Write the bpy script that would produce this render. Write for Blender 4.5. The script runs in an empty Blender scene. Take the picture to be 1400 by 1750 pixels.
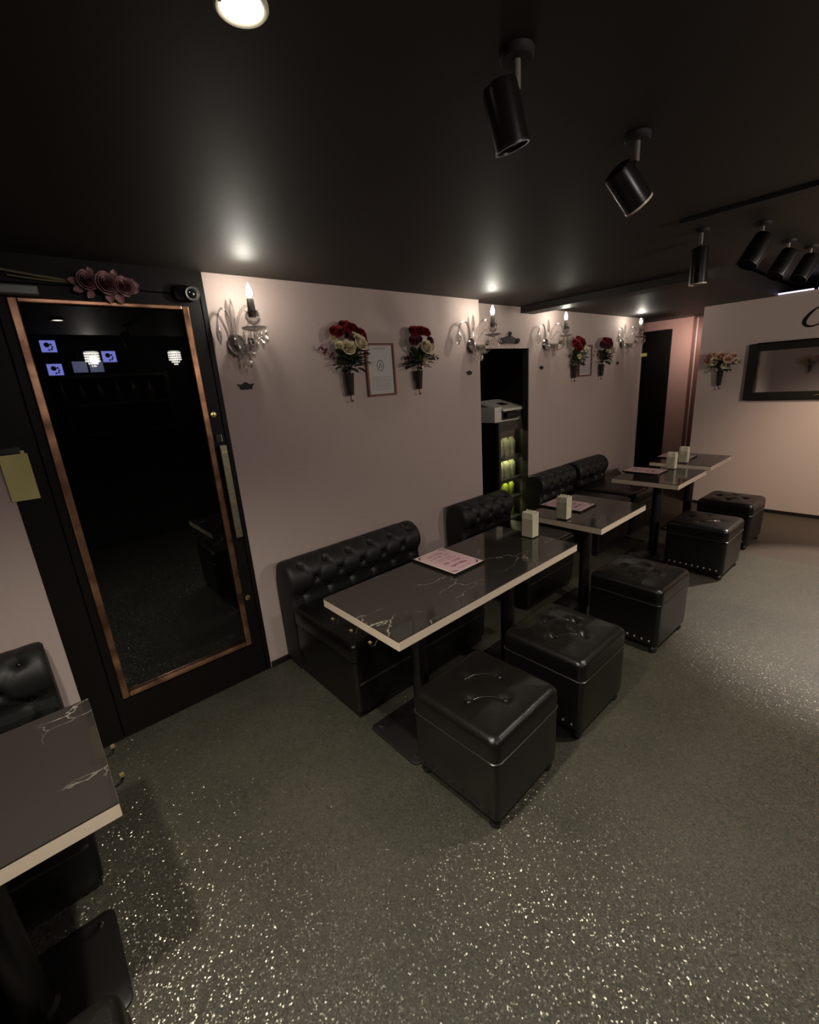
import bpy, bmesh, math, random
from math import pi, sin, cos
from mathutils import Vector, Matrix

random.seed(7)
SC = bpy.context.scene
COL = SC.collection

# ------------------------------------------------------------------ camera
cam_d = bpy.data.cameras.new('camera')
cam = bpy.data.objects.new('camera', cam_d)
COL.objects.link(cam)
cam_d.sensor_fit = 'HORIZONTAL'
cam_d.sensor_width = 36.0
cam_d.lens = 36.0 * 760.2565 / 1400.0
cam_d.clip_start = 0.02
R = ((0.74338948, -0.2338235, 0.62665673),
     (-0.6653652, -0.16288716, 0.72853066),
     (-0.06827325, -0.95853761, -0.27666662))
M = Matrix(((R[0][0], -R[0][1], -R[0][2], 0.0),
            (R[1][0], -R[1][1], -R[1][2], 0.0),
            (R[2][0], -R[2][1], -R[2][2], 1.6),
            (0, 0, 0, 1)))
cam.matrix_world = M
SC.camera = cam

# ------------------------------------------------------------------ world, exposure
w = bpy.data.worlds.new('world')
SC.world = w
w.use_nodes = True
w.node_tree.nodes['Background'].inputs[0].default_value = (0, 0, 0, 1)
w.node_tree.nodes['Background'].inputs[1].default_value = 0.0
SC.view_settings.view_transform = 'Standard'
SC.view_settings.look = 'None'
SC.view_settings.gamma = 1.0
SC.view_settings.exposure = 1.0
SC.view_settings.use_curve_mapping = False
SC.cycles.max_bounces = 8
SC.cycles.caustics_reflective = False
SC.cycles.caustics_refractive = False
SC.cycles.sample_clamp_indirect = 3.0
SC.cycles.use_denoising = True

# ------------------------------------------------------------------ lights of the room (downlights, and added fill spots; bulbs of the sconces come with the sconces)
def spot_light(name, loc, power, col, angle, blend=0.6, aim=None, rad=0.035):
    d = bpy.data.lights.new(name, 'SPOT')
    d.energy = power
    d.color = col
    d.spot_size = math.radians(angle)
    d.spot_blend = blend
    d.shadow_soft_size = rad
    o = bpy.data.objects.new(name, d)
    COL.objects.link(o)
    o.location = loc
    if aim is not None:
        o.rotation_euler = (Vector(aim) - Vector(loc)).to_track_quat('-Z', 'Y').to_euler()
    return o

WARM = (1.0, 0.89, 0.79)
COOL = (1.0, 0.94, 0.80)
CEIL = 2.176
spot_light('downlight_lamp', (0.420, 0.797, 2.150), 46, COOL, 128, 1.0)
spot_light('downlight_lamp', (-0.23, 0.80, 2.150), 50, COOL, 128, 1.0)
spot_light('bar_fill', (0.81, -0.89, 2.05), 15, WARM, 120, 1.0, aim=(0.7, 2.4, 1.0))  # added fill lights on the bar side, out of view, without fixtures
spot_light('bar_fill', (2.60, -1.10, 1.88), 28, WARM, 120, 1.0, aim=(2.6, 2.4, 1.0))
spot_light('bar_fill', (3.60, -1.20, 1.90), 44, WARM, 125, 1.0, aim=(5.2, 2.2, 1.0))
spot_light('floor_spot_light', (5.10, 0.00, 2.29), 240, WARM, 52, 0.4, aim=(4.0, 0.05, 0.0))
spot_light('floor_spot_light', (2.35, 0.02, 2.16), 48, COOL, 104, 0.8)  # added to make the floor flakes sparkle, no fixture of its own
spot_light('wall_spot_lamp', (4.50, -0.75, 2.30), 120, (1.0, 0.80, 0.58), 75, 0.8, aim=(5.9, -0.1, 0.75))
spot_light('corridor_fill', (6.40, 2.00, 1.95), 5.5, WARM, 165, 1.0, aim=(6.85, 2.35, 1.75))  # added out of sight behind the far wall to brighten the corridor

# ------------------------------------------------------------------ materials
def s2l(c):
    return tuple(((v / 255.0) / 12.92 if v / 255.0 <= 0.04045 else (((v / 255.0) + 0.055) / 1.055) ** 2.4) for v in c)

def nt(name):
    m = bpy.data.materials.new(name)
    m.use_nodes = True
    t = m.node_tree
    return m, t, t.nodes['Principled BSDF'], t.nodes['Material Output']

def pmat(name, col, rough=0.5, metal=0.0, noise=0.0, nscale=40, bump=0.0, bscale=200, emit=None, estr=0.0, spec=0.5, coat=0.0):
    m, t, b, out = nt(name)
    b.inputs['Base Color'].default_value = (*col, 1)
    b.inputs['Roughness'].default_value = rough
    b.inputs['Metallic'].default_value = metal
    b.inputs['Specular IOR Level'].default_value = spec
    b.inputs['Coat Weight'].default_value = coat
    tc = t.nodes.new('ShaderNodeTexCoord')
    if noise > 0:
        n = t.nodes.new('ShaderNodeTexNoise')
        n.inputs['Scale'].default_value = nscale
        n.inputs['Detail'].default_value = 5
        t.links.new(tc.outputs['Object'], n.inputs['Vector'])
        mr = t.nodes.new('ShaderNodeMapRange')
        mr.inputs['To Min'].default_value = 1 - noise
        mr.inputs['To Max'].default_value = 1 + noise
        t.links.new(n.outputs['Fac'], mr.inputs['Value'])
        mx = t.nodes.new('ShaderNodeMix')
        mx.data_type = 'RGBA'
        mx.blend_type = 'MULTIPLY'
        mx.inputs[0].default_value = 1
        mx.inputs[6].default_value = (*col, 1)
        t.links.new(mr.outputs[0], mx.inputs[7])
        t.links.new(mx.outputs[2], b.inputs['Base Color'])
    if bump > 0:
        n2 = t.nodes.new('ShaderNodeTexNoise')
        n2.inputs['Scale'].default_value = bscale
        n2.inputs['Detail'].default_value = 4
        t.links.new(tc.outputs['Object'], n2.inputs['Vector'])
        bp = t.nodes.new('ShaderNodeBump')
        bp.inputs['Strength'].default_value = bump
        bp.inputs['Distance'].default_value = 0.004
        t.links.new(n2.outputs['Fac'], bp.inputs['Height'])
        t.links.new(bp.outputs['Normal'], b.inputs['Normal'])
    if emit is not None:
        b.inputs['Emission Color'].default_value = (*emit, 1)
        b.inputs['Emission Strength'].default_value = estr
    return m

def clear_mat(name, tint=(0.9, 0.9, 0.88), refl=0.35, rough=0.05):
    m, t, b, out = nt(name)
    t.nodes.remove(b)
    tr = t.nodes.new('ShaderNodeBsdfTransparent')
    tr.inputs[0].default_value = (*tint, 1)
    gl = t.nodes.new('ShaderNodeBsdfGlossy')
    gl.inputs['Roughness'].default_value = rough
    gl.inputs['Color'].default_value = (1, 1, 1, 1)
    lw = t.nodes.new('ShaderNodeLayerWeight')
    fac = lw.outputs['Facing']
    if refl < 0.3:                       # thin sheet: Schlick-like reflection, same from both sides
        lw.inputs['Blend'].default_value = 0.5
        pw = t.nodes.new('ShaderNodeMath'); pw.operation = 'POWER'; pw.inputs[1].default_value = 4.0
        ma = t.nodes.new('ShaderNodeMath'); ma.operation = 'MULTIPLY_ADD'; ma.inputs[1].default_value = 0.5; ma.inputs[2].default_value = 0.04
        t.links.new(fac, pw.inputs[0]); t.links.new(pw.outputs[0], ma.inputs[0])
        fac = ma.outputs[0]
    else:
        lw.inputs['Blend'].default_value = refl
    mx = t.nodes.new('ShaderNodeMixShader')
    t.links.new(fac, mx.inputs[0])
    t.links.new(tr.outputs[0], mx.inputs[1])
    t.links.new(gl.outputs[0], mx.inputs[2])
    t.links.new(mx.outputs[0], out.inputs['Surface'])
    return m

def floor_mat():
    m, t, b, out = nt('glitter_floor_vinyl')
    tc = t.nodes.new('ShaderNodeTexCoord')
    vo = t.nodes.new('ShaderNodeTexVoronoi')
    vo.inputs['Scale'].default_value = 225
    t.links.new(tc.outputs['Object'], vo.inputs['Vector'])
    vs = t.nodes.new('ShaderNodeVectorMath'); vs.operation = 'SUBTRACT'
    vs.inputs[1].default_value = (0.5, 0.5, 0.5)
    t.links.new(vo.outputs['Color'], vs.inputs[0])
    vm = t.nodes.new('ShaderNodeVectorMath'); vm.operation = 'SCALE'
    vm.inputs['Scale'].default_value = 1.0
    t.links.new(vs.outputs[0], vm.inputs[0])
    ge = t.nodes.new('ShaderNodeNewGeometry')
    va = t.nodes.new('ShaderNodeVectorMath'); va.operation = 'ADD'
    t.links.new(ge.outputs['Normal'], va.inputs[0]); t.links.new(vm.outputs[0], va.inputs[1])
    vn = t.nodes.new('ShaderNodeVectorMath'); vn.operation = 'NORMALIZE'
    t.links.new(va.outputs[0], vn.inputs[0])
    b.inputs['Roughness'].default_value = 0.6
    b.inputs['Specular IOR Level'].default_value = 0.35
    n = t.nodes.new('ShaderNodeTexNoise'); n.inputs['Scale'].default_value = 2.3; n.inputs['Detail'].default_value = 6
    t.links.new(tc.outputs['Object'], n.inputs['Vector'])
    cr = t.nodes.new('ShaderNodeValToRGB')
    cr.color_ramp.elements[0].position = 0.3; cr.color_ramp.elements[0].color = (*s2l((56, 54, 45)), 1)
    cr.color_ramp.elements[1].position = 0.7; cr.color_ramp.elements[1].color = (*s2l((70, 67, 56)), 1)
    t.links.new(n.outputs['Fac'], cr.inputs[0])
    sx = t.nodes.new('ShaderNodeSeparateXYZ'); t.links.new(vo.outputs['Color'], sx.inputs[0])
    mr = t.nodes.new('ShaderNodeMapRange'); mr.inputs['To Min'].default_value = 0.55; mr.inputs['To Max'].default_value = 1.35
    t.links.new(sx.outputs[1], mr.inputs['Value'])
    mc = t.nodes.new('ShaderNodeMix'); mc.data_type = 'RGBA'; mc.blend_type = 'MULTIPLY'; mc.inputs[0].default_value = 1
    t.links.new(cr.outputs[0], mc.inputs[6]); t.links.new(mr.outputs[0], mc.inputs[7])
    t.links.new(mc.outputs[2], b.inputs['Base Color'])
    gl = t.nodes.new('ShaderNodeBsdfGlossy')
    gl.inputs['Color'].default_value = (0.9, 0.84, 0.68, 1)
    gl.inputs['Roughness'].default_value = 0.29
    t.links.new(vn.outputs[0], gl.inputs['Normal'])
    ra = t.nodes.new('ShaderNodeMapRange')
    ra.inputs['From Min'].default_value = 0.45; ra.inputs['From Max'].default_value = 0.55
    ra.inputs['To Min'].default_value = 0.0; ra.inputs['To Max'].default_value = 0.19
    t.links.new(sx.outputs[0], ra.inputs['Value'])
    mx = t.nodes.new('ShaderNodeMixShader')
    t.links.new(ra.outputs[0], mx.inputs[0]); t.links.new(b.outputs[0], mx.inputs[1]); t.links.new(gl.outputs[0], mx.inputs[2])
    t.links.new(mx.outputs[0], out.inputs['Surface'])
    return m

def marble_mat():
    m, t, b, out = nt('black_marble_laminate')
    tc = t.nodes.new('ShaderNodeTexCoord')
    mp = t.nodes.new('ShaderNodeMapping'); mp.inputs['Scale'].default_value = (1.0, 1.9, 1.0); mp.inputs['Rotation'].default_value = (0, 0, 0.5)
    t.links.new(tc.outputs['Object'], mp.inputs['Vector'])
    n = t.nodes.new('ShaderNodeTexNoise'); n.inputs['Scale'].default_value = 5; n.inputs['Detail'].default_value = 7
    t.links.new(mp.outputs[0], n.inputs['Vector'])
    mx = t.nodes.new('ShaderNodeMix'); mx.data_type = 'RGBA'; mx.blend_type = 'LINEAR_LIGHT'; mx.inputs[0].default_value = 0.16
    t.links.new(mp.outputs[0], mx.inputs[6]); t.links.new(n.outputs['Color'], mx.inputs[7])
    vo = t.nodes.new('ShaderNodeTexVoronoi'); vo.feature = 'DISTANCE_TO_EDGE'; vo.inputs['Scale'].default_value = 3.4
    t.links.new(mx.outputs[2], vo.inputs['Vector'])
    r1 = t.nodes.new('ShaderNodeMapRange')
    r1.inputs['From Min'].default_value = 0.0; r1.inputs['From Max'].default_value = 0.014
    r1.inputs['To Min'].default_value = 1; r1.inputs['To Max'].default_value = 0
    t.links.new(vo.outputs['Distance'], r1.inputs['Value'])
    n2 = t.nodes.new('ShaderNodeTexNoise'); n2.inputs['Scale'].default_value = 3.1; n2.inputs['Detail'].default_value = 3
    t.links.new(tc.outputs['Object'], n2.inputs['Vector'])
    r2 = t.nodes.new('ShaderNodeMapRange')
    r2.inputs['From Min'].default_value = 0.50; r2.inputs['From Max'].default_value = 0.68
    t.links.new(n2.outputs['Fac'], r2.inputs['Value'])
    mu = t.nodes.new('ShaderNodeMath'); mu.operation = 'MULTIPLY'
    t.links.new(r1.outputs[0], mu.inputs[0]); t.links.new(r2.outputs[0], mu.inputs[1])
    cm = t.nodes.new('ShaderNodeMix'); cm.data_type = 'RGBA'
    cm.inputs[6].default_value = (*s2l((42, 39, 36)), 1); cm.inputs[7].default_value = (*s2l((165, 156, 142)), 1)
    t.links.new(mu.outputs[0], cm.inputs[0])
    t.links.new(cm.outputs[2], b.inputs['Base Color'])
    b.inputs['Roughness'].default_value = 0.07
    b.inputs['IOR'].default_value = 1.8
    return m

def copper_mat():
    m, t, b, out = nt('worn_copper')
    tc = t.nodes.new('ShaderNodeTexCoord')
    n = t.nodes.new('ShaderNodeTexNoise'); n.inputs['Scale'].default_value = 9; n.inputs['Detail'].default_value = 5
    t.links.new(tc.outputs['Object'], n.inputs['Vector'])
    cr = t.nodes.new('ShaderNodeValToRGB')
    cr.color_ramp.elements[0].position = 0.35; cr.color_ramp.elements[0].color = (0.16, 0.075, 0.045, 1)
    cr.color_ramp.elements[1].position = 0.65; cr.color_ramp.elements[1].color = (0.62, 0.33, 0.19, 1)
    t.links.new(n.outputs['Fac'], cr.inputs[0]); t.links.new(cr.outputs[0], b.inputs['Base Color'])
    b.inputs['Metallic'].default_value = 0.85
    b.inputs['Roughness'].default_value = 0.28
    return m

PINK = s2l((188, 169, 162))
m_wall = pmat('dusty_pink_wallpaper', PINK, 0.8, noise=0.05, nscale=60, bump=0.12, bscale=260, spec=0.25)
m_wall2 = pmat('salmon_corridor_paint', s2l((192, 148, 138)), 0.75, noise=0.06, nscale=20, spec=0.3)
m_ceil = pmat('black_ceiling_paint', s2l((34, 29, 25)), 0.6, noise=0.1, nscale=8, bump=0.08, bscale=30, spec=0.4)
m_floor = floor_mat()
m_floor2 = pmat('plain_dark_vinyl', s2l((70, 60, 52)), 0.55, noise=0.15, nscale=12, bump=0.1, bscale=180, spec=0.35)
m_black = pmat('black_satin_paint', s2l((20, 17, 15)), 0.5, noise=0.1, nscale=15, spec=0.15)
m_blackwall = pmat('matte_black_wall', s2l((22, 19, 17)), 0.7, noise=0.1, nscale=15)
m_base = pmat('black_baseboard_vinyl', s2l((24, 21, 19)), 0.4, noise=0.05)
m_leather = pmat('black_leatherette', s2l((17, 15, 13)), 0.33, noise=0.15, nscale=25, bump=0.18, bscale=130, spec=0.38)
m_leather2 = pmat('black_leatherette_back', s2l((20, 19, 17)), 0.55, noise=0.15, nscale=25, bump=0.15, bscale=110, spec=0.5)
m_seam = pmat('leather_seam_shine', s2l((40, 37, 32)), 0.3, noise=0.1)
m_marble = marble_mat()
m_edge = pmat('tan_edge_banding', s2l((212, 194, 172)), 0.45, noise=0.06, nscale=30)
m_iron = pmat('black_powder_coated_steel', s2l((24, 20, 19)), 0.4, noise=0.1, nscale=40)
m_copper = copper_mat()
m_brass = pmat('dull_brass', (0.62, 0.50, 0.24), 0.3, metal=0.9, noise=0.25, nscale=30)
m_pewter = pmat('mottled_pewter', (0.28, 0.26, 0.18), 0.4, metal=0.8, noise=0.4, nscale=45, bump=0.25, bscale=140)
m_chrome = pmat('chrome', (0.75, 0.74, 0.7), 0.12, metal=1.0, noise=0.03)
m_doorglass = pmat('dark_door_glass', (0.002, 0.002, 0.002), 0.012, noise=0.05, spec=0.75)
m_crystal = clear_mat('crystal_glass', (0.93, 0.93, 0.92), 0.45, 0.08)
m_crystal2 = clear_mat('arm_shadow_crystal', (0.74, 0.73, 0.72), 0.5, 0.14)
m_acrylic = clear_mat('clear_acrylic', (0.95, 0.95, 0.94), 0.12, 0.03)
m_candle = pmat('silvered_candle_sleeve', s2l((142, 136, 128)), 0.35, noise=0.1)
m_bulb = pmat('lit_flame_bulb', (1, 0.95, 0.85), 0.3, noise=0.02, emit=(1.0, 0.95, 0.82), estr=125)
m_white = pmat('white_plastic', s2l((205, 200, 188)), 0.4, noise=0.03)
m_napkin = pmat('ivory_paper_napkins', s2l((216, 208, 182)), 0.85, noise=0.06, nscale=60)
m_card = pmat('pink_menu_paper', s2l((200, 162, 166)), 0.7, noise=0.05, nscale=50)
m_cardedge = pmat('pale_card_border', s2l((214, 196, 186)), 0.7, noise=0.03)
m_ink = pmat('dark_maroon_ink', s2l((112, 62, 68)), 0.7, noise=0.05)
m_blackink = pmat('black_ink', s2l((30, 26, 26)), 0.6, noise=0.05)
m_paper = pmat('grey_certificate_paper', s2l((222, 216, 212)), 0.6, noise=0.05, nscale=60)
m_inkgrey = pmat('grey_ink', s2l((128, 120, 116)), 0.7, noise=0.05)
m_glass = clear_mat('picture_glass', (0.97, 0.97, 0.97), 0.1, 0.02)
m_woodframe = pmat('reddish_gilt_wood', s2l((116, 72, 54)), 0.35, noise=0.25, nscale=40)
m_yellow = pmat('yellow_note_paper', s2l((206, 195, 128)), 0.75, noise=0.04, nscale=20)
m_red = pmat('deep_red_petals', s2l((130, 26, 38)), 0.7, noise=0.2, nscale=50)
m_mauve = pmat('mauve_petals', s2l((104, 50, 62)), 0.7, noise=0.2, nscale=50)
m_cream = pmat('cream_petals', s2l((226, 214, 180)), 0.7, noise=0.1, nscale=50)
m_peach = pmat('peach_petals', s2l((232, 194, 172)), 0.7, noise=0.12, nscale=50)
m_rosy = pmat('rose_pink_petals', s2l((206, 146, 142)), 0.7, noise=0.12, nscale=50)
m_dusty = pmat('dusty_mauve_petals', s2l((150, 108, 112)), 0.75, noise=0.2, nscale=60)
m_leaf = pmat('dark_green_leaves', s2l((52, 62, 40)), 0.5, noise=0.3, nscale=40)
m_stem = pmat('olive_stem', s2l((112, 104, 74)), 0.5, noise=0.2, nscale=30)
m_mirror = pmat('mirror_silver', (0.85, 0.83, 0.81), 0.03, metal=1.0, noise=0.02)
m_mframe = pmat('black_mirror_frame', s2l((26, 23, 20)), 0.5, noise=0.2, nscale=30, spec=0.2)
m_brown = pmat('red_brown_wood_jamb', s2l((112, 66, 56)), 0.5, noise=0.15, nscale=12)
m_strip = pmat('cool_light_strip', (1, 1, 1), 0.4, noise=0.02, emit=(0.66, 0.62, 0.95), estr=0.9)
m_lamp = pmat('lit_lamp_face', (1, 1, 1), 0.4, noise=0.02, emit=(1.0, 0.95, 0.85), estr=9)
m_rim = pmat('cream_lamp_rim', s2l((226, 218, 196)), 0.4, noise=0.03)
m_fridge_in = pmat('fridge_liner', s2l((150, 148, 120)), 0.5, noise=0.05)
m_fridge_led = pmat('fridge_led', (1, 1, 1), 0.4, noise=0.02, emit=(0.95, 0.95, 0.52), estr=5)
m_lime = pmat('lime_bottle', s2l((150, 168, 52)), 0.3, noise=0.3, nscale=30)
m_milky = pmat('frosted_plastic', s2l((176, 178, 140)), 0.45, noise=0.15, nscale=30)
m_screen = pmat('blue_lit_screen', (0.1, 0.1, 0.4), 0.4, noise=0.02, emit=(0.26, 0.29, 0.90), estr=4.5)
m_screen2 = pmat('dim_photo_screen', (0.2, 0.2, 0.3), 0.4, noise=0.5, nscale=14, emit=(0.30, 0.34, 0.62), estr=1.2)
m_sparkle = pmat('glowing_crystal_bead', (1, 1, 1), 0.3, noise=0.02, emit=(1.0, 0.95, 0.85), estr=6)
m_bottle = pmat('brown_bottle_glass', s2l((70, 44, 26)), 0.12, noise=0.1)
m_shelf = pmat('dark_bar_wood', s2l((52, 44, 40)), 0.5, noise=0.2, nscale=8)
m_lens = pmat('camera_lens', (0.01, 0.01, 0.01), 0.05, noise=0.05)
m_greymetal = pmat('grey_camera_ring', s2l((96, 98, 92)), 0.3, metal=0.5, noise=0.05)

# ------------------------------------------------------------------ mesh helpers
class MB:
    def __init__(s):
        s.v = []; s.f = []
    def add(s, vs, fs):
        o = len(s.v)
        s.v += [tuple(p) for p in vs]
        s.f += [tuple(i + o for i in f) for f in fs]
        return s
    def box(s, x0, y0, z0, x1, y1, z1):
        vs = [(x0, y0, z0), (x1, y0, z0), (x1, y1, z0), (x0, y1, z0), (x0, y0, z1), (x1, y0, z1), (x1, y1, z1), (x0, y1, z1)]
        return s.add(vs, [(0, 3, 2, 1), (4, 5, 6, 7), (0, 1, 5, 4), (1, 2, 6, 5), (2, 3, 7, 6), (3, 0, 4, 7)])
    def lathe(s, prof, c=(0, 0, 0), n=24, axis=(0, 0, 1)):
        """prof: (radius, height) pairs along axis"""
        q = Vector((0, 0, 1)).rotation_difference(Vector(axis).normalized())
        vs = []; fs = []
        for (r, h) in prof:
            for k in range(n):
                a = 2 * pi * k / n
                vs.append(Vector(c) + q @ Vector((r * cos(a), r * sin(a), h)))
        for i in range(len(prof) - 1):
            for k in range(n):
                a = i * n + k; b = i * n + (k + 1) % n
                fs.append((a, b, b + n, a + n))
        fs.append(tuple(range(n - 1, -1, -1)))
        fs.append(tuple((len(prof) - 1) * n + k for k in range(n)))
        return s.add(vs, fs)
    def tube(s, path, rad, n=10, close=True):
        path = [Vector(p) for p in path]
        rads = rad if isinstance(rad, (list, tuple)) else [rad] * len(path)
        vs = []; fs = []
        up = None
        for i, p in enumerate(path):
            d = (path[min(i + 1, len(path) - 1)] - path[max(i - 1, 0)]).normalized()
            if up is None:
                a = Vector((0, 0, 1)) if abs(d.z) < 0.9 else Vector((1, 0, 0))
                up = (a - d * a.dot(d)).normalized()
            else:
                up = (up - d * up.dot(d)).normalized()
            sd = d.cross(up)
            for k in range(n):
                a = 2 * pi * k / n
                vs.append(p + (up * cos(a) + sd * sin(a)) * rads[i])
        for i in range(len(path) - 1):
            for k in range(n):
                a = i * n + k; b = i * n + (k + 1) % n
                fs.append((a, b, b + n, a + n))
        fs.append(tuple(range(n - 1, -1, -1)))
        fs.append(tuple((len(path) - 1) * n + k for k in range(n)))
        return s.add(vs, fs)
    def loft(s, rings, c=(0, 0, 0), n=8, disp=None):
        """rings of rounded rectangles: (hx, hy, corner, z); n points a corner arc, and n along each side"""
        vs = []; fs = []; cnt = 0
        for (hx, hy, cr, z) in rings:
            cr = max(min(cr, hx, hy), 1e-5)
            pts = []
            for q, (sx, sy) in enumerate(((1, 1), (-1, 1), (-1, -1), (1, -1))):
                cx, cy = sx * (hx - cr), sy * (hy - cr)
                for k in range(n + 1):
                    a = q * pi / 2 + k / n * pi / 2
                    pts.append((cx + cr * cos(a), cy + cr * sin(a)))
                # straight run to next corner
                nsx, nsy = ((-1, 1), (-1, -1), (1, -1), (1, 1))[q]
                ax, ay = pts[-1]
                nb = ((q + 1) % 4) * pi / 2
                bx, by = nsx * (hx - cr) + cr * cos(nb), nsy * (hy - cr) + cr * sin(nb)
                for k in range(1, n):
                    t = k / n
                    pts.append((ax + (bx - ax) * t, ay + (by - ay) * t))
            cnt = len(pts)
            for (x, y) in pts:
                zz = z + (disp(x, y, z) if disp else 0)
                vs.append((c[0] + x, c[1] + y, c[2] + zz))
        for i in range(len(rings) - 1):
            for k in range(cnt):
                a = i * cnt + k; b = i * cnt + (k + 1) % cnt
                fs.append((a, b, b + cnt, a + cnt))
        fs.append(tuple(range(cnt - 1, -1, -1)))
        fs.append(tuple((len(rings) - 1) * cnt + k for k in range(cnt)))
        return s.add(vs, fs)
    def grid(s, fn, nu, nv):
        vs = [fn(i / nu, j / nv) for j in range(nv + 1) for i in range(nu + 1)]
        fs = [(j * (nu + 1) + i, j * (nu + 1) + i + 1, (j + 1) * (nu + 1) + i + 1, (j + 1) * (nu + 1) + i) for j in range(nv) for i in range(nu)]
        return s.add(vs, fs)
    def ribbon(s, pts, wd, nrm, th=0.0006):
        """a flat stroke of finite thickness in the plane with normal nrm"""
        nrm = Vector(nrm)
        P = []; W = []
        for k, p in enumerate(pts):
            p = Vector(p)
            if P and (p - P[-1]).length < 1e-6: continue
            P.append(p); W.append(wd[k] if isinstance(wd, list) else wd)
        n = len(P)
        if n < 2: return s
        vs = []
        for k in range(n):
            d = (P[min(k + 1, n - 1)] - P[max(k - 1, 0)])
            if d.length < 1e-6: d = P[min(k + 1, n - 1)] - P[k]
            sd = nrm.cross(d.normalized()) * (W[k] / 2)
            vs += [P[k] - sd, P[k] + sd, P[k] + sd + nrm * th, P[k] - sd + nrm * th]
        fs = [(0, 1, 2, 3), (4 * n - 1, 4 * n - 2, 4 * n - 3, 4 * n - 4)]
        for k in range(n - 1):
            a = 4 * k
            for e in range(4):
                fs.append((a + e, a + (e + 1) % 4, a + 4 + (e + 1) % 4, a + 4 + e))
        return s.add(vs, fs)
    def prism(s, outline, fr, to):
        """outline: 2-D pts; fr/to: functions mapping (a,b) to 3-D for front and back"""
        n = len(outline)
        vs = [fr(a, b) for a, b in outline] + [to(a, b) for a, b in outline]
        fs = [tuple(range(n)), tuple(range(2 * n - 1, n - 1, -1))] + [(k, k + n, (k + 1) % n + n, (k + 1) % n) for k in range(n)]
        return s.add(vs, fs)
    def build(s, name, mat, parent=None, smooth=True, loc=None, bevel=0.0, bseg=2):
        me = bpy.data.meshes.new(name)
        me.from_pydata(s.v, [], s.f)
        bm = bmesh.new(); bm.from_mesh(me)
        bmesh.ops.remove_doubles(bm, verts=bm.verts, dist=1e-6)
        bmesh.ops.recalc_face_normals(bm, faces=bm.faces)
        if bevel > 0:
            bmesh.ops.bevel(bm, geom=[e for e in bm.edges], offset=bevel, segments=bseg, affect='EDGES', profile=0.5)
        bm.to_mesh(me); bm.free()
        if smooth:
            me.polygons.foreach_set('use_smooth', [True] * len(me.polygons))
            try:
                me.set_sharp_from_angle(angle=math.radians(42))
            except Exception:
                pass
        me.materials.append(mat)
        o = bpy.data.objects.new(name, me)
        COL.objects.link(o)
        if parent: o.parent = parent
        if loc: o.location = loc
        return o

def tag(o, label, cat, group=None):
    o['label'] = label; o['category'] = cat
    if group: o['group'] = group
    return o

def thing(name, label, cat, loc=(0, 0, 0), rotz=0.0, group=None):
    o = bpy.data.objects.new(name, None)
    o.empty_display_size = 0.05
    COL.objects.link(o)
    o.location = loc; o.rotation_euler = (0, 0, rotz)
    return tag(o, label, cat, group)

def struct(o):
    o['kind'] = 'structure'
    return o

def sbox(name, mat, *b, bevel=0.0):
    return struct(MB().box(*b).build(name, mat, smooth=False, bevel=bevel))

def dup(root, loc, rotz=None, label=None, group=None, name=None):
    r = root.copy(); COL.objects.link(r)
    r.location = loc
    if rotz is not None: r.rotation_euler = (0, 0, rotz)
    if label: r['label'] = label
    if group: r['group'] = group
    for ch in list(root.children):
        c = ch.copy(); COL.objects.link(c); c.parent = r
        for g in list(ch.children):
            d = g.copy(); COL.objects.link(d); d.parent = c
    return r

def cp(o, loc=None, rot=None, parent=None):
    c = o.copy(); COL.objects.link(c)
    if loc is not None: c.location = loc
    if rot is not None: c.rotation_euler = rot
    if parent is not None: c.parent = parent
    return c

def smooth_path(pts, n=8):
    """Catmull-Rom through pts"""
    P = [Vector(p) for p in pts]
    P = [P[0] * 2 - P[1]] + P + [P[-1] * 2 - P[-2]]
    out = []
    for i in range(1, len(P) - 2):
        for k in range(n):
            t = k / n
            a, b, c, d = P[i - 1], P[i], P[i + 1], P[i + 2]
            out.append(0.5 * ((2 * b) + (c - a) * t + (2 * a - 5 * b + 4 * c - d) * t * t + (3 * b - a - 3 * c + d) * t ** 3))
    out.append(P[-2])
    return out

# ------------------------------------------------------------------ the setting
YA, YB, XF = 2.384, 2.48, 5.90      # long wall, its recessed continuation, far wall
XG = 4.48                            # where the glitter flooring stops
sbox('floor', m_floor, -1.6, -1.7, -0.1, XG, 3.3, 0.0)
sbox('floor.001', m_floor2, XG, -1.7, -0.1, 7.6, 3.5, 0.0)
sbox('ceiling', m_ceil, -1.6, 0.02, CEIL, 3.60, 3.3, CEIL + 0.12)
sbox('ceiling.001', m_ceil, 3.60, 1.115, CEIL, 7.6, 3.5, CEIL + 0.12)
sbox('ceiling.002', m_ceil, 3.60, 0.02, 2.32, 7.6, 1.115, 2.42)
sbox('ceiling.003', m_ceil, -1.6, -1.7, 2.70, 7.6, 0.02, 2.80)
sbox('trim_1', m_ceil, -1.6, 0.0, 2.29, 7.6, 0.02, 2.70)          # riser up to the higher ceiling over the bar
sbox('trim_2', m_ceil, 3.58, 1.06, 2.125, 3.78, YB, CEIL)         # beam that runs out from the wall
sbox('trim_3', m_blackwall, 2.285, 0.10, 2.162, 2.345, 0.80, CEIL)   # dark batten across the ceiling
sbox('wall_left', m_wall, 0.853, YA, 0.0, 2.894, YA + 0.10, CEIL)
sbox('wall_left.001', m_wall, -1.6, YA, 0.0, -0.045, YA + 0.10, CEIL)
sbox('wall_left.002', m_wall, 2.894, YB, 1.835, 3.71, YB + 0.06, CEIL)    # header above the alcove
sbox('wall_left.003', m_wall, 3.71, YB, 0.0, 6.20, YB + 0.06, CEIL)
sbox('wall_alcove', m_blackwall, 2.794, 3.18, 0.0, 4.10, 3.30, CEIL)
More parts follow.
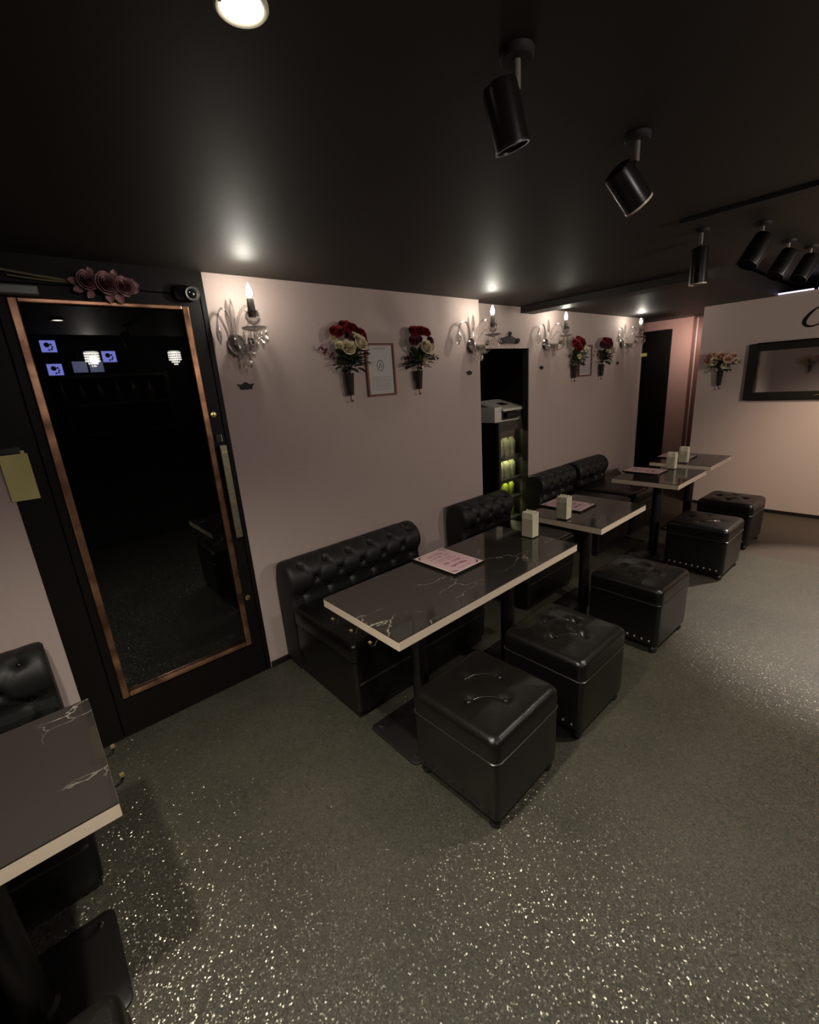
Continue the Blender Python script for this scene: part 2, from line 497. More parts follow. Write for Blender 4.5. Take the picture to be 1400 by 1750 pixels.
sbox('wall_alcove.001', m_blackwall, 2.794, YA + 0.10, 0.0, 2.894, 3.18, CEIL)
sbox('wall_alcove.002', m_blackwall, 4.00, YB + 0.06, 0.0, 4.10, 3.18, CEIL)
sbox('wall_far', m_wall, XF, -1.7, 0.0, XF + 0.12, 1.74, 2.185)
sbox('wall_far.001', m_wall2, 6.85, 2.065, 0.0, 6.95, 3.5, CEIL)
sbox('wall_far.002', m_wall2, 6.85, 1.2, 0.0, 6.95, 2.065, CEIL)
sbox('wall_corridor', m_wall2, 6.20, 3.40, 0.0, 6.85, 3.5, CEIL)
sbox('wall_corridor.001', m_wall, 6.02, 1.30, 0.0, 6.85, 1.40, CEIL)
sbox('wall_right', m_blackwall, -1.6, -1.7, 0.0, 7.6, -1.6, 2.70)
sbox('wall_near', m_wall, -1.6, -1.6, 0.0, -1.5, YA, 2.32)
sbox('wall_far.003', m_blackwall, 7.5, -1.6, 0.0, 7.6, 1.2, 2.70)
sbox('baseboard_left', m_base, 0.856, YA - 0.012, 0.0, 2.894, YA, 0.035)
sbox('baseboard_left.001', m_base, 3.712, YB - 0.012, 0.0, 6.198, YB, 0.035)
sbox('baseboard_left.002', m_base, -1.5, YA - 0.012, 0.0, -0.05, YA, 0.035)
sbox('baseboard_far', m_base, XF - 0.012, -1.6, 0.0, XF, 1.74, 0.035)
sbox('trim_4', m_brown, 6.80, 2.072, 0.0, 6.85, 2.112, 2.15)
sbox('trim_5', m_wall, 6.79, 2.052, 0.0, 6.85, 2.068, 2.15)
sbox('trim_6', m_brown, 6.78, 1.99, 0.0, 6.85, 2.048, 2.15)
sbox('trim_8', m_blackwall, 3.698, YB + 0.003, 0.0, 3.71, 2.54, 1.835)
sbox('trim_7', m_black, 6.20, YB, 0.0, 6.215, 2.54, CEIL)

# the black door and its surround
d1 = bpy.data.objects.new('door_1', None); COL.objects.link(d1); struct(d1); d1.location = (0.40, YA, 0)
dx = lambda x: x - 0.40
def dpart(name, mat, x0, y0, z0, x1, y1, z1, bevel=0.0, parent=d1):
    return MB().box(dx(x0), y0, z0, dx(x1), y1, z1).build(name, mat, parent, smooth=False, bevel=bevel)
dpart('surround', m_black, -0.045, 0.02, 0.0, 0.853, 0.10, CEIL)
f = MB()
for b in ((-0.043, 0.07, 0.0, CEIL), (0.828, 0.851, 0.0, CEIL)):
    f.box(dx(b[0]), -0.006, b[2], dx(b[1]), 0.02, b[3])
f.box(dx(0.07), -0.006, 2.075, dx(0.828), 0.02, CEIL)
f.build('jamb', m_black, d1, smooth=False)
f = MB()
f.box(dx(0.076), -0.002, 0.01, dx(0.122), 0.02, 2.07).box(dx(0.750), -0.002, 0.01, dx(0.824), 0.02, 2.07)
f.box(dx(0.122), -0.002, 0.01, dx(0.750), 0.02, 0.222).box(dx(0.122), -0.002, 2.012, dx(0.750), 0.02, 2.07)
f.build('door_leaf', m_black, d1, smooth=False)
dpart('glass_pane', m_doorglass, 0.130, 0.004, 0.23, 0.742, 0.012, 2.006)
for (x0, z0, x1, z1) in ((0.108, 0.212, 0.138, 2.02), (0.732, 0.212, 0.762, 2.02), (0.138, 0.212, 0.732, 0.236), (0.138, 2.002, 0.732, 2.02)):
    dpart('copper_trim', m_copper, x0, -0.016, z0, x1, 0.004, z1, bevel=0.004)
f = MB().box(dx(0.776), -0.045, 0.865, dx(0.812), -0.033, 1.365)
h = f.build('door_handle', m_pewter, d1, smooth=False, bevel=0.003)
for z in (0.93, 1.30):
    MB().lathe([(0.009, 0), (0.009, 0.034)], (dx(0.794), -0.002, z), 12, (0, -1, 0)).build('handle_post', m_pewter, h)
for z in (0.90, 1.06, 1.12, 1.33):
    MB().box(dx(0.779), -0.047, z - 0.006, dx(0.809), -0.045, z + 0.006).build('handle_ring', m_brass, h, smooth=False)
o = dpart('lock_plate', m_chrome, 0.777, -0.010, 1.378, 0.808, -0.002, 1.418, bevel=0.002)
MB().ribbon([(dx(0.783), -0.0101, 1.388), (dx(0.790), -0.0101, 1.406), (dx(0.800), -0.0101, 1.396), (dx(0.803), -0.0101, 1.388)], 0.006, (0, -1, 0)).build('plate_mark', m_blackink, o, smooth=False)
for (x, z) in ((0.786, 1.517), (0.787, 0.497)):
    o = MB().lathe([(0.013, 0.0), (0.015, 0.004), (0.014, 0.010), (0.005, 0.012)], (dx(x), -0.002, z), 20, (0, -1, 0)).build('lock_knob', m_brass, d1)
    MB().box(dx(x) - 0.0015, -0.0155, z - 0.008, dx(x) + 0.0015, -0.013, z + 0.008).build('key_slot', m_blackink, o, smooth=False)
dpart('door_closer', m_greymetal, -0.03, -0.055, 2.022, 0.210, -0.002, 2.060, bevel=0.006)
dpart('sill', m_black, 0.07, -0.004, 0.0, 0.83, 0.02, 0.01)

# black door at the corridor's end
d2 = bpy.data.objects.new('door_2', None); COL.objects.link(d2); struct(d2); d2.location = (6.85, 2.80, 0)
MB().box(-0.03, -0.435, 0.0, 0.0, 0.435, 2.055).build('door_leaf', m_black, d2, smooth=False, bevel=0.003)
MB().box(-0.034, -0.40, 1.005, -0.030, -0.12, 1.013).build('push_bar', m_iron, d2, smooth=False)

# ------------------------------------------------------------------ benches
def tuft_height(u, s, btn, segs, deep=0.021):
    """u, s: metres on the surface. dimple at every button, folds between them"""
    d = 0.0
    for (bu, bs) in btn:
        r2 = (u - bu) ** 2 + (s - bs) ** 2
        if r2 < 0.02:
            d -= deep * math.exp(-r2 / 0.00045)
    for (au, as_, bu, bs) in segs:
        vx, vy = bu - au, bs - as_
        L = vx * vx + vy * vy
        t = max(0, min(1, ((u - au) * vx + (s - as_) * vy) / L))
        q2 = (u - au - t * vx) ** 2 + (s - as_ - t * vy) ** 2
        if q2 < 0.003:
            d -= 0.0065 * math.exp(-q2 / 0.00009)
    return d

def make_bench(width, label, group, nb):
    """origin on the floor, mid-width, at the wall; the seat reaches to -y"""
    t = thing('bench_seat', label, 'bench', group=group)
    hw = width / 2
    # profile of the backrest front: from rear top, over the roll, down to the seat
    prof = []
    cx, cz, rr = -0.108, 0.572, 0.095
    for k in range(19):
        a = math.radians(130 - k * (130 + 38) / 18)
        prof.append((cx - rr * cos(a) * -1 if False else cx - rr * cos(a), cz + rr * sin(a)))
    prof += [(-0.172, 0.49), (-0.168, 0.465), (-0.172, 0.44), (-0.178, 0.40)]
    ln = [0.0]
    for i in range(1, len(prof)):
        ln.append(ln[-1] + math.hypot(prof[i][0] - prof[i - 1][0], prof[i][1] - prof[i - 1][1]))
    LT = ln[-1]
    def at(s):
        for i in range(1, len(prof)):
            if s <= ln[i] or i == len(prof) - 1:
                q = (s - ln[i - 1]) / (ln[i] - ln[i - 1])
                a, b = prof[i - 1], prof[i]
                d = Vector((b[0] - a[0], b[1] - a[1])).normalized()
                return a[0] + (b[0] - a[0]) * q, a[1] + (b[1] - a[1]) * q, Vector((-d.y, d.x))
    sp = width / nb
    rows = [LT * 0.33, LT * 0.57, LT * 0.80]
    btn = []; segs = []
    for ri, s in enumerate(rows):
        us = [-hw + sp * (k + 0.5) for k in range(nb)] if ri % 2 == 0 else [-hw + sp * k for k in range(1, nb)]
        btn += [(u, s) for u in us]
    for (u, s) in btn:
        for (u2, s2) in btn:
            if 0.01 < s2 - s < LT * 0.27 and abs(abs(u2 - u) - sp / 2) < 0.01:
                segs.append((u, s, u2, s2))
    for (u, s) in btn:
        if s == rows[0]: segs.append((u, s, u, s - 0.10))
        if s == rows[2]: segs.append((u, s, u, s + 0.08))
    nu, nv = int(width * 95), 46
    def fn(a, b):
        u = -hw + width * a; s = LT * b
        y, z, n = at(s)
        if n.dot(Vector((y - cx, z - cz))) < 0 and z > 0.50: n = -n
        if z <= 0.50 and n.x > 0: n = -n
        edge = min(1.0, (hw - abs(u)) / 0.03)
        hgt = 0.014 * math.sqrt(max(0.0, 1 - (1 - edge) ** 2)) + tuft_height(u, s, btn, segs) * min(1, edge * 1.5)
        return (u, y + n.x * hgt, z + n.y * hgt)
    mb = MB().grid(fn, nu, nv)
    mb.build('backrest', m_leather2, t)
    # side cheeks and the body behind the padding
    out = [(p[0], p[1]) for p in prof] + [(-0.178, 0.05), (-0.015, 0.05), (-0.010, 0.45), (-0.015, 0.55)]
    for sx in (-1, 1):
        x0 = sx * (hw - 0.0005); x1 = sx * (hw - 0.02)
        MB().prism(out, lambda a, b, x=x0: (x, a, b), lambda a, b, x=x1: (x, a, b)).build('back_side', m_leather2, t, smooth=False)
    MB().prism([(-0.15, 0.05), (-0.012, 0.05), (-0.012, 0.45), (-0.045, 0.57), (-0.13, 0.57), (-0.14, 0.45)],
               lambda a, b: (-hw + 0.02, a, b), lambda a, b: (hw - 0.02, a, b)).build('back_core', m_leather2, t, smooth=False)
    # seat cushion and box
    sd = 0.60; cy = -0.172 - sd / 2
    q = []
    for k in range(6):
        a = k / 5 * pi / 2
        q.append((hw - 0.030 + 0.030 * sin(a), sd / 2 - 0.030 + 0.030 * sin(a), 0.035, 0.43 - 0.030 + 0.030 * cos(a)))
    rings = [(0.02, 0.02, 0.01, 0.437)] + [(hw * k / 5, sd / 2 * k / 5, 0.04, 0.437 - 0.004 * (k / 5) ** 2) for k in range(1, 5)] + q + [(hw, sd / 2, 0.03, 0.335), (hw - 0.008, sd / 2 - 0.008, 0.03, 0.325)]
    MB().loft(rings, (0, cy, 0), 6).build('seat_cushion', m_leather, t)
    MB().loft([(hw - 0.006, sd / 2 - 0.006, 0.02, 0.325), (hw - 0.002, sd / 2 - 0.002, 0.02, 0.20), (hw - 0.010, sd / 2 - 0.010, 0.02, 0.045)], (0, cy, 0), 4).build('seat_box', m_leather, t)
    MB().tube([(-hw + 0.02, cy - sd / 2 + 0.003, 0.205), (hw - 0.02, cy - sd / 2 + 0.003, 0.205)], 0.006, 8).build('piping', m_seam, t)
    MB().box(-hw + 0.02, cy - sd / 2 + 0.03, 0.0, hw - 0.02, -0.03, 0.047).build('plinth', m_iron, t, smooth=False)
    b0 = None
    for (u, s) in btn:
        y, z, n = at(s)
        if n.dot(Vector((y - cx, z - cz))) < 0 and z > 0.50: n = -n
        if z <= 0.50 and n.x > 0: n = -n
        loc = (u, y - n.x * 0.006, z - n.y * 0.006)
        if b0 is None:
            b0 = MB().lathe([(0.009, -0.004), (0.0095, 0.0), (0.007, 0.004), (0.002, 0.0055)], n=12).build('button', m_leather, t)
            bb = b0
        else:
            bb = cp(b0, parent=t)
        bb.location = loc
        bb.rotation_euler = Vector((0, n.x, n.y)).to_track_quat('Z', 'Y').to_euler()
    return t

GB = 'black tufted benches along the wall'
b_wide = make_bench(0.99, 'wide black tufted bench against the long wall behind the nearest full table', GB, 6)
b_wide.location = (1.455, YA - 0.012, 0)
dup(b_wide, (-0.600, YA - 0.012, 0), 0, 'black tufted bench left of the black glass door, cut by the photo edge', GB)
b_one = make_bench(0.62, 'single black tufted bench in front of the dark alcove with the fridge', GB, 4)
b_one.location = (2.720, YA - 0.012, 0)
dup(b_one, (3.940, YB - 0.012, 0), 0, 'black tufted bench just right of the drinks fridge alcove, behind the second table', GB)
dup(b_one, (4.650, YB - 0.012, 0), 0, 'farthest black tufted bench, its seat showing below the third table', GB)

# ------------------------------------------------------------------ stools
def make_stool(label, group, style):
    t = thing('ottoman_stool', label, 'stool', group=group)
    H = 0.405; a = 0.212
    bt = [(-0.1, 0.0), (0.0, -0.1), (0.1, 0.0), (0.0, 0.1)]
    segs = [(-0.1, 0, -0.2, 0), (0.1, 0, 0.2, 0), (0, -0.1, 0, -0.2), (0, 0.1, 0, 0.2)]
    if style == 2:
        segs += [(-0.1, 0, 0, 0.1), (0.1, 0, 0, -0.1)]
    S2 = math.sqrt(0.5)
    def bow(q, s0):                       # the two seams between the buttons bow slightly
        return s0 * 0.0707 + 0.010 * (1 - (q / 0.0707) ** 2)
    rnd = random.Random(style)
    wr = [(rnd.uniform(-.15, .15), rnd.uniform(-.15, .15), rnd.uniform(0, pi)) for _ in range(9)] if style == 2 else []
    def disp(x, y, z):
        if z < H - 0.03: return 0
        r = max(abs(x), abs(y)) / a
        d = 0.010 * (1 - r * r)
        for (bx, by) in bt:
            d -= (0.018 if style == 2 else 0.012) * math.exp(-((x - bx) ** 2 + (y - by) ** 2) / 0.0006)
        for (x0, y0, x1, y1) in segs:
            vx, vy = x1 - x0, y1 - y0
            L = vx * vx + vy * vy
            q = max(0, min(1, ((x - x0) * vx + (y - y0) * vy) / L))
            r2 = (x - x0 - q * vx) ** 2 + (y - y0 - q * vy) ** 2
            if r2 < 0.002: d -= 0.0036 * math.exp(-r2 / 0.00005) * (1 - 0.6 * r)
        p, q = (x + y) * S2, (x - y) * S2
        if abs(q) < 0.0707:
            for s0 in (-1, 1):
                r2 = (p - bow(q, s0)) ** 2
                if r2 < 0.002: d -= 0.0036 * math.exp(-r2 / 0.00005)
        for (wx, wy, an) in wr:
            p = (x - wx) * cos(an) + (y - wy) * sin(an)
            l = -(x - wx) * sin(an) + (y - wy) * cos(an)
            d += 0.004 * math.exp(-p * p / 0.0002 - l * l / 0.004)
        return d
    rings = [(0.003, 0.003, 0.002, H)] + [(a * k / 26, a * k / 26, 0.03 * k / 26, H) for k in range(1, 23)]
    rr = 0.028
    for k in range(1, 8):
        an = k / 7 * pi / 2
        rings.append((a - rr + rr * sin(an), a - rr + rr * sin(an), 0.034, H - rr + rr * cos(an)))
    rings += [(a + 0.002, a + 0.002, 0.034, H - 0.05), (a, a, 0.032, H - 0.088), (a - 0.008, a - 0.008, 0.03, H - 0.094)]
    MB().loft(rings, (0, 0, 0), 12, disp).build('lid_cushion', m_leather, t)
    MB().loft([(a - 0.010, a - 0.010, 0.022, H - 0.094), (a - 0.002, a - 0.002, 0.022, H - 0.100), (a - 0.003, a - 0.003, 0.022, 0.10), (a - 0.006, a - 0.006, 0.022, 0.052), (a - 0.02, a - 0.02, 0.022, 0.045)], (0, 0, 0), 6).build('storage_box', m_leather, t)
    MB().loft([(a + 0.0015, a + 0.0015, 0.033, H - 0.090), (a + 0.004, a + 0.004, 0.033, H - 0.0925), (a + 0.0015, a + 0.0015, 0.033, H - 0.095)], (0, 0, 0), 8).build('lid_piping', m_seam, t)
    for s0 in (-1, 1):
        ps = []
        for k in range(17):
            q = -0.0707 + 0.1414 * k / 16
            p = bow(q, s0)
            x, y = (p + q) * S2, (p - q) * S2
            ps.append((x, y, H + disp(x, y, H) + 0.0006))
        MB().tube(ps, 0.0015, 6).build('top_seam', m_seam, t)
    ft = MB().lathe([(0.014, 0.05), (0.016, 0.042), (0.012, 0.036), (0.021, 0.026), (0.024, 0.016), (0.019, 0.004), (0.014, 0.0)], n=16).build('foot', m_iron, t)
    ft.location = (-a + 0.035, -a + 0.035, 0)
    for (sx, sy) in ((1, -1), (-1, 1), (1, 1)):
        cp(ft, (sx * (a - 0.035), sy * (a - 0.035), 0), parent=t)
    b0 = MB().lathe([(0.009, -0.003), (0.010, 0.001), (0.006, 0.005), (0.001, 0.006)], n=12).build('button', m_leather, t)
    for i, (bx, by) in enumerate(bt):
        bb = b0 if i == 0 else cp(b0, parent=t)
        bb.location = (bx, by, H + disp(bx, by, H) + 0.0015)
    n0 = MB().lathe([(0.0065, 0.0), (0.0062, 0.0025), (0.003, 0.0048), (0.0008, 0.0052)], n=10, axis=(-1, 0, 0)).build('stud', m_brass if style == 3 else m_studs, t)
    n0.location = (-a + 0.003, -0.165, 0.078)
    for k in range(1, 9):
        cp(n0, (-a + 0.003, -0.165 + k * 0.33 / 8, 0.078), parent=t)
    for k in range(9):
        cp(n0, (a - 0.003, -0.165 + k * 0.33 / 8, 0.078), (0, 0, pi), t)
    return t
m_studs = pmat('dark_polished_stud', (0.80, 0.76, 0.68), 0.38, metal=1.0, noise=0.1)
GS = 'black ottoman stools along the tables'
st1 = make_stool('nearest whole black ottoman stool with two curved seams, before the long table', GS, 1)
st1.location = (1.182, 0.988, 0); st1.rotation_euler = (0, 0, 0.02)
st0 = dup(st1, (-0.318, 0.752, 0), 0.0, 'black stool in the lower left corner, partly out of the photo', GS)
st2 = make_stool('black ottoman stool with dimpled top, second nearest, before the long table', GS, 2)
st2.location = (1.785, 0.985, 0)
dup(st2, (2.68, 0.99, 0), -0.03, 'black ottoman stool with creased top and stud row, in front of the second table', GS)
dup(st1, (3.955, 1.00, 0), -0.02, 'black ottoman stool with stud row before the third table, fourth in line', GS)
dup(st2, (4.755, 1.02, 0), -0.03, 'farthest black ottoman stool, below the last table by the far wall', GS)

for c in [c for o in (st1, st0) for c in o.children if c.name.startswith('stud')]:   # these two have black studs
    c.material_slots[0].link = 'OBJECT'; c.material_slots[0].material = m_iron

# ------------------------------------------------------------------ tables
TH = 0.70
def make_table(L, label, group, poles, hooks, hook_side):
    t = thing('cafe_table', label, 'table', group=group)
    hx, hy = L / 2, 0.262
    MB().box(-hx, -hy, TH - 0.004, hx, hy, TH).build('tabletop', m_marble, t, smooth=False)
    f = MB().loft([(hx, hy, 0.002, TH - 0.040), (hx, hy, 0.002, TH - 0.004)], n=2)
    f.build('edge_band', m_edge, t, smooth=False)
    for px in poles:
        MB().lathe([(0.052, 0.012), (0.040, 0.020), (0.038, 0.03), (0.038, TH - 0.046)], (px, -0.02, 0), 24).build('pole', m_iron, t)
        bp = MB().loft([(0.205, 0.165, 0.03, 0.0), (0.205, 0.165, 0.03, 0.008), (0.197, 0.157, 0.03, 0.012)], (px, -0.02, 0), 6).build('base_plate', m_iron, t)
        for (sx, sy) in ((-1, 1), (1, 1), (-1, -1), (1, -1)):
            MB().lathe([(0.009, 0.012), (0.008, 0.016), (0.003, 0.018)], (px + sx * 0.165, -0.02 + sy * 0.125, 0), 10).build('bolt', m_chrome, bp)
        MB().box(px - 0.14, -0.14, TH - 0.046, px + 0.14, 0.10, TH - 0.040).build('top_plate', m_iron, t, smooth=False)
    for hyy in hooks:
        sx = hook_side
        x = sx * (hx - 0.012)
        hk = MB().box(min(x, x - sx * 0.06), hyy - 0.012, TH - 0.048, max(x, x - sx * 0.06), hyy + 0.012, TH - 0.040)
        hk.tube(smooth_path([(x - sx * 0.02, hyy, TH - 0.045), (x + sx * 0.004, hyy, TH - 0.070), (x + sx * 0.014, hyy, TH - 0.080), (x + sx * 0.030, hyy, TH - 0.074), (x + sx * 0.034, hyy, TH - 0.058)], 5), 0.004, 8)
        o = hk.build('bag_hook', m_iron, t)
        MB().box(x + sx * 0.034 - 0.005, hyy - 0.006, TH - 0.060, x + sx * 0.034 + 0.005, hyy + 0.006, TH - 0.053).build('hook_tip', m_brass, o, smooth=False)
        MB().box(x - 0.008, hyy - 0.030, TH - 0.046, x + 0.012, hyy - 0.018, TH - 0.0405).build('hook_clip', m_brass, o, smooth=False)
    return t
GT = 'black marble tables with tan edges'
YT = 1.392
t1 = make_table(1.285, 'long black marble table nearest the camera, with tan edge and bag hooks under its end', GT, (-0.34, 0.34), (0.16, 0.02, -0.11), -1)
t1.location = (1.517, YT, 0)
t0 = make_table(1.285, 'black marble table at the left edge of the photo beside the black door', GT, (-0.34, 0.34), (0.04, -0.10), 1)
t0.location = (-0.655, 1.372, 0)
t2 = make_table(0.64, 'small black marble table beyond the long one, second from the front in the row', GT, (-0.02,), (), -1)
t2.location = (2.792, YT + 0.015, 0)
t3 = make_table(0.67, 'small black marble table, third from the front, napkins reflected in it', GT, (-0.06,), (0.10, -0.02), -1)
t3.location = (4.108, YT + 0.030, 0)
t4 = dup(t2, (4.935, YT + 0.045, 0), 0, 'farthest small black marble table, next to the far pink wall', GT)

# ------------------------------------------------------------------ menus
def scribble(mb, x0, x1, y, z, amp, rnd, wd=0.0016):
    pts = []
    n = int((x1 - x0) / 0.0035)
    ph = rnd.uniform(0, 6)
    for k in range(n):
        x = x0 + (x1 - x0) * k / n
        if rnd.random() < 0.06:
            if len(pts) > 2: mb.ribbon(pts, wd, (0, 0, 1))
            pts = []
            continue
        pts.append((x + 0.003 * cos(k * 1.7 + ph), y + amp * sin(k * 1.9 + ph) * rnd.uniform(0.5, 1.2), z))
    if len(pts) > 2: mb.ribbon(pts, wd, (0, 0, 1))

def make_menu(label, group, seed):
    rnd = random.Random(seed)
    t = thing('menu_board', label, 'menu', group=group)
    hx, hy = 0.112, 0.152
    MB().loft([(hx, hy, 0.006, 0.0), (hx, hy, 0.006, 0.009), (hx - 0.002, hy - 0.002, 0.006, 0.011)], n=4).build('board', m_black, t)
    c = MB().box(-hx + 0.006, -hy + 0.006, 0.0113, hx - 0.006, hy - 0.006, 0.0121).build('card_border', m_cardedge, t, smooth=False)
    MB().box(-hx + 0.014, -hy + 0.014, 0.0121, hx - 0.014, hy - 0.014, 0.0125).build('card_face', m_card, c, smooth=False)
    f = MB()
    for (y, a, xs, wd) in ((0.095, 0.007, 0.055, 0.0022), (0.06, 0.007, 0.07, 0.0022), (0.025, 0.004, 0.06, 0.0014), (0.005, 0.003, 0.065, 0.0014), (-0.03, 0.012, 0.06, 0.003), (-0.075, 0.013, 0.055, 0.003), (-0.115, 0.003, 0.05, 0.0014)):
        f = MB(); scribble(f, -xs, xs, y, 0.01255, a, rnd, wd)
        f.build('lettering_line', m_ink, c, smooth=False)
    f = MB()
    for (sx, sy) in ((-1, -1), (1, -1), (-1, 1), (1, 1)):
        cx, cy = sx * (hx - 0.017), sy * (hy - 0.017)
        f.ribbon([(cx, cy - sy * 0.034, 0.01255), (cx - sx * 0.004, cy - sy * 0.016, 0.01255), (cx - sx * 0.010, cy - sy * 0.010, 0.01255), (cx - sx * 0.016, cy - sy * 0.004, 0.01255), (cx - sx * 0.034, cy, 0.01255)], [0.002, 0.006, 0.009, 0.006, 0.002], (0, 0, 1))
    f.build('corner_ornament', m_blackink, c, smooth=False)
    k0 = None
    for (sx, sy) in ((-1, -1), (1, -1), (-1, 1), (1, 1)):
        MB().box(sx * (hx - 0.014), sy * (hy - 0.014), -0.0005, sx * (hx + 0.003), sy * (hy + 0.003), 0.0145).build('corner_guard', m_acrylic, t, smooth=False)
    return t
GM = 'pink menus on the tables'
mn = make_menu('pink menu in a black holder lying on the long near table', GM, 3); mn.location = (1.532, 1.505, TH)
dup(mn, (2.795, 1.545, TH), 0.02, 'pink menu behind the napkins on the second table', GM)
dup(mn, (4.155, 1.560, TH), -0.02, 'pink menu on the third table, left of its napkin stack', GM)
dup(mn, (4.975, 1.575, TH), 0.0, 'pink menu on the farthest table, mostly hidden by napkins', GM)

# ------------------------------------------------------------------ napkins in clear holders
def make_napkins(label, group, seed):
    rnd = random.Random(seed)
    t = thing('napkin_stack', label, 'napkins', group=group)
    H = 0.148
    for k in range(7):
        x0 = -0.031 + k * 0.0088
        top = H + rnd.uniform(-0.004, 0.002)
        def fn(a, b, x0=x0, top=top, ph=rnd.uniform(0, 6)):
            y = -0.035 + 0.07 * a
            z = 0.006 + (top - 0.006) * b
            bul = 0.0012 * sin(9 * a + ph) * b
            return (x0 + bul, y, z + (0.003 * sin(26 * a + ph) if b > 0.9 else 0))
        f = MB().grid(fn, 12, 6)
        f.grid(lambda a, b, g=fn: tuple(Vector(g(a, b)) + Vector((0.0078, 0, 0))), 12, 6)
        f.grid(lambda a, b, g=fn: tuple(Vector(g(a, 1.0)) + Vector((0.0078 * b, 0, 0.0015 * sin(b * pi)))), 12, 4)
        for e in (0.0, 1.0):
            f.grid(lambda a, b, g=fn, e=e: tuple(Vector(g(e, b)) + Vector((0.0078 * a, (e - 0.5) * 0.003 * sin(a * pi), 0))), 4, 6)
        f.build('napkin_fold', m_napkin, t)
    return t
def make_holder(label, group):
    t = thing('napkin_holder', label, 'napkin holder', group=group)
    MB().box(-0.038, -0.040, 0.0, 0.038, 0.040, 0.004).build('base', m_acrylic, t, smooth=False)
    for x in (-0.0375, 0.0355):
        MB().box(x, -0.040, 0.004, x + 0.002, 0.040, 0.115).build('side_panel', m_acrylic, t, smooth=False)
    MB().box(-0.0355, 0.038, 0.004, 0.0355, 0.040, 0.08).build('back_panel', m_acrylic, t, smooth=False)
    return t
GN, GH = 'ivory napkin stacks', 'clear acrylic napkin holders'
np_ = [((2.112, 1.396), 0.0, 'ivory napkin stack at the far right end of the long near table', 'clear acrylic holder around the napkins on the long near table'),
       ((2.525, 1.420), 0.0, 'ivory napkin stack at the near edge of the second table', 'clear acrylic holder around the napkins on the second table'),
       ((4.370, 1.420), 0.0, 'ivory napkin stack on the third table, in front of another one', 'clear acrylic holder around the napkins on the third table'),
       ((4.715, 1.430), 0.0, 'ivory napkin stack on the farthest table beside its menu', 'clear acrylic holder around the napkins on the farthest table')]
for i, ((x, y), rz, l1, l2) in enumerate(np_):
    if i == 0:
        n0 = make_napkins(l1, GN, 5); n0.location = (x, y, TH)
        h0 = make_holder(l2, GH); h0.location = (x, y, TH)
    else:
        dup(n0, (x, y, TH), rz, l1, GN); dup(h0, (x, y, TH), rz, l2, GH)

# ------------------------------------------------------------------ flowers
def rose_mesh(mb, c, ax, r, rnd, rings=5):
    """a rose head: curled petals in widening rings round a rolled heart"""
    q = Vector((0, 0, 1)).rotation_difference(Vector(ax).normalized())
    C = Vector(c)
    for ring in range(rings):
        np_ = 3 + ring
        rad = r * (0.14 + 0.185 * ring)
        top = r * (0.78 - 0.09 * ring)
        flare = r * (0.02 + 0.055 * ring)
        for k in range(np_):
            a0 = 2 * pi * (k + 0.5 * ring + rnd.uniform(-.1, .1)) / np_
            wd = 2 * pi / np_ * 0.72
            tw = rnd.uniform(-.06, .06) * r
            def fn(u, v, a0=a0, wd=wd, rad=rad, top=top, flare=flare, tw=tw):
                a = a0 + (u - 0.5) * 2 * wd
                e = 1 - (2 * u - 1) ** 2
                bulge = math.sin(min(1.0, 0.25 + v) * pi * 0.62) if v < 0.8 else math.sin(pi * 0.62) + (v - 0.8) * 0.2
                rr = rad * (0.35 + 0.65 * bulge) + flare * v ** 4 * (0.4 + 0.6 * e) + 0.03 * r * (1 - e)
                z = -0.45 * r + (top + 0.45 * r) * v * (0.80 + 0.20 * e) + tw * v
                if v > 0.85: z -= flare * 0.6
                return C + q @ Vector((rr * cos(a), rr * sin(a), z))
            mb.grid(fn, 7, 7)
    return mb

def leaf(mb, base, d, L, wd, rnd, up=(0, 0, 1)):
    d = Vector(d).normalized(); B = Vector(base)
    sd = d.cross(Vector(up))
    if sd.length < 0.1: sd = Vector((1, 0, 0))
    sd.normalize(); n = sd.cross(d)
    def fn(u, v):
        w_ = wd * math.sin(pi * min(1, 0.08 + v * 0.92)) ** 0.8 * (2 * u - 1)
        return B + d * (L * v) + sd * w_ + n * (abs(2 * u - 1) * 0.25 * wd - 0.35 * L * v * v * 0.5)
    mb.grid(fn, 4, 6)

ROSE = {}
def rose_obj(mat, parent, loc, ax, r):
    if mat.name not in ROSE:
        o = rose_mesh(MB(), (0, 0, 0), (0, 0, 1), 1.0, random.Random(len(ROSE) + 3)).build('rose', mat, parent)
        ROSE[mat.name] = o
    else:
        o = cp(ROSE[mat.name], parent=parent)
    o.location = loc
    o.scale = (r, r, r)
    o.rotation_euler = Vector(ax).to_track_quat('Z', 'Y').to_euler()
    return o

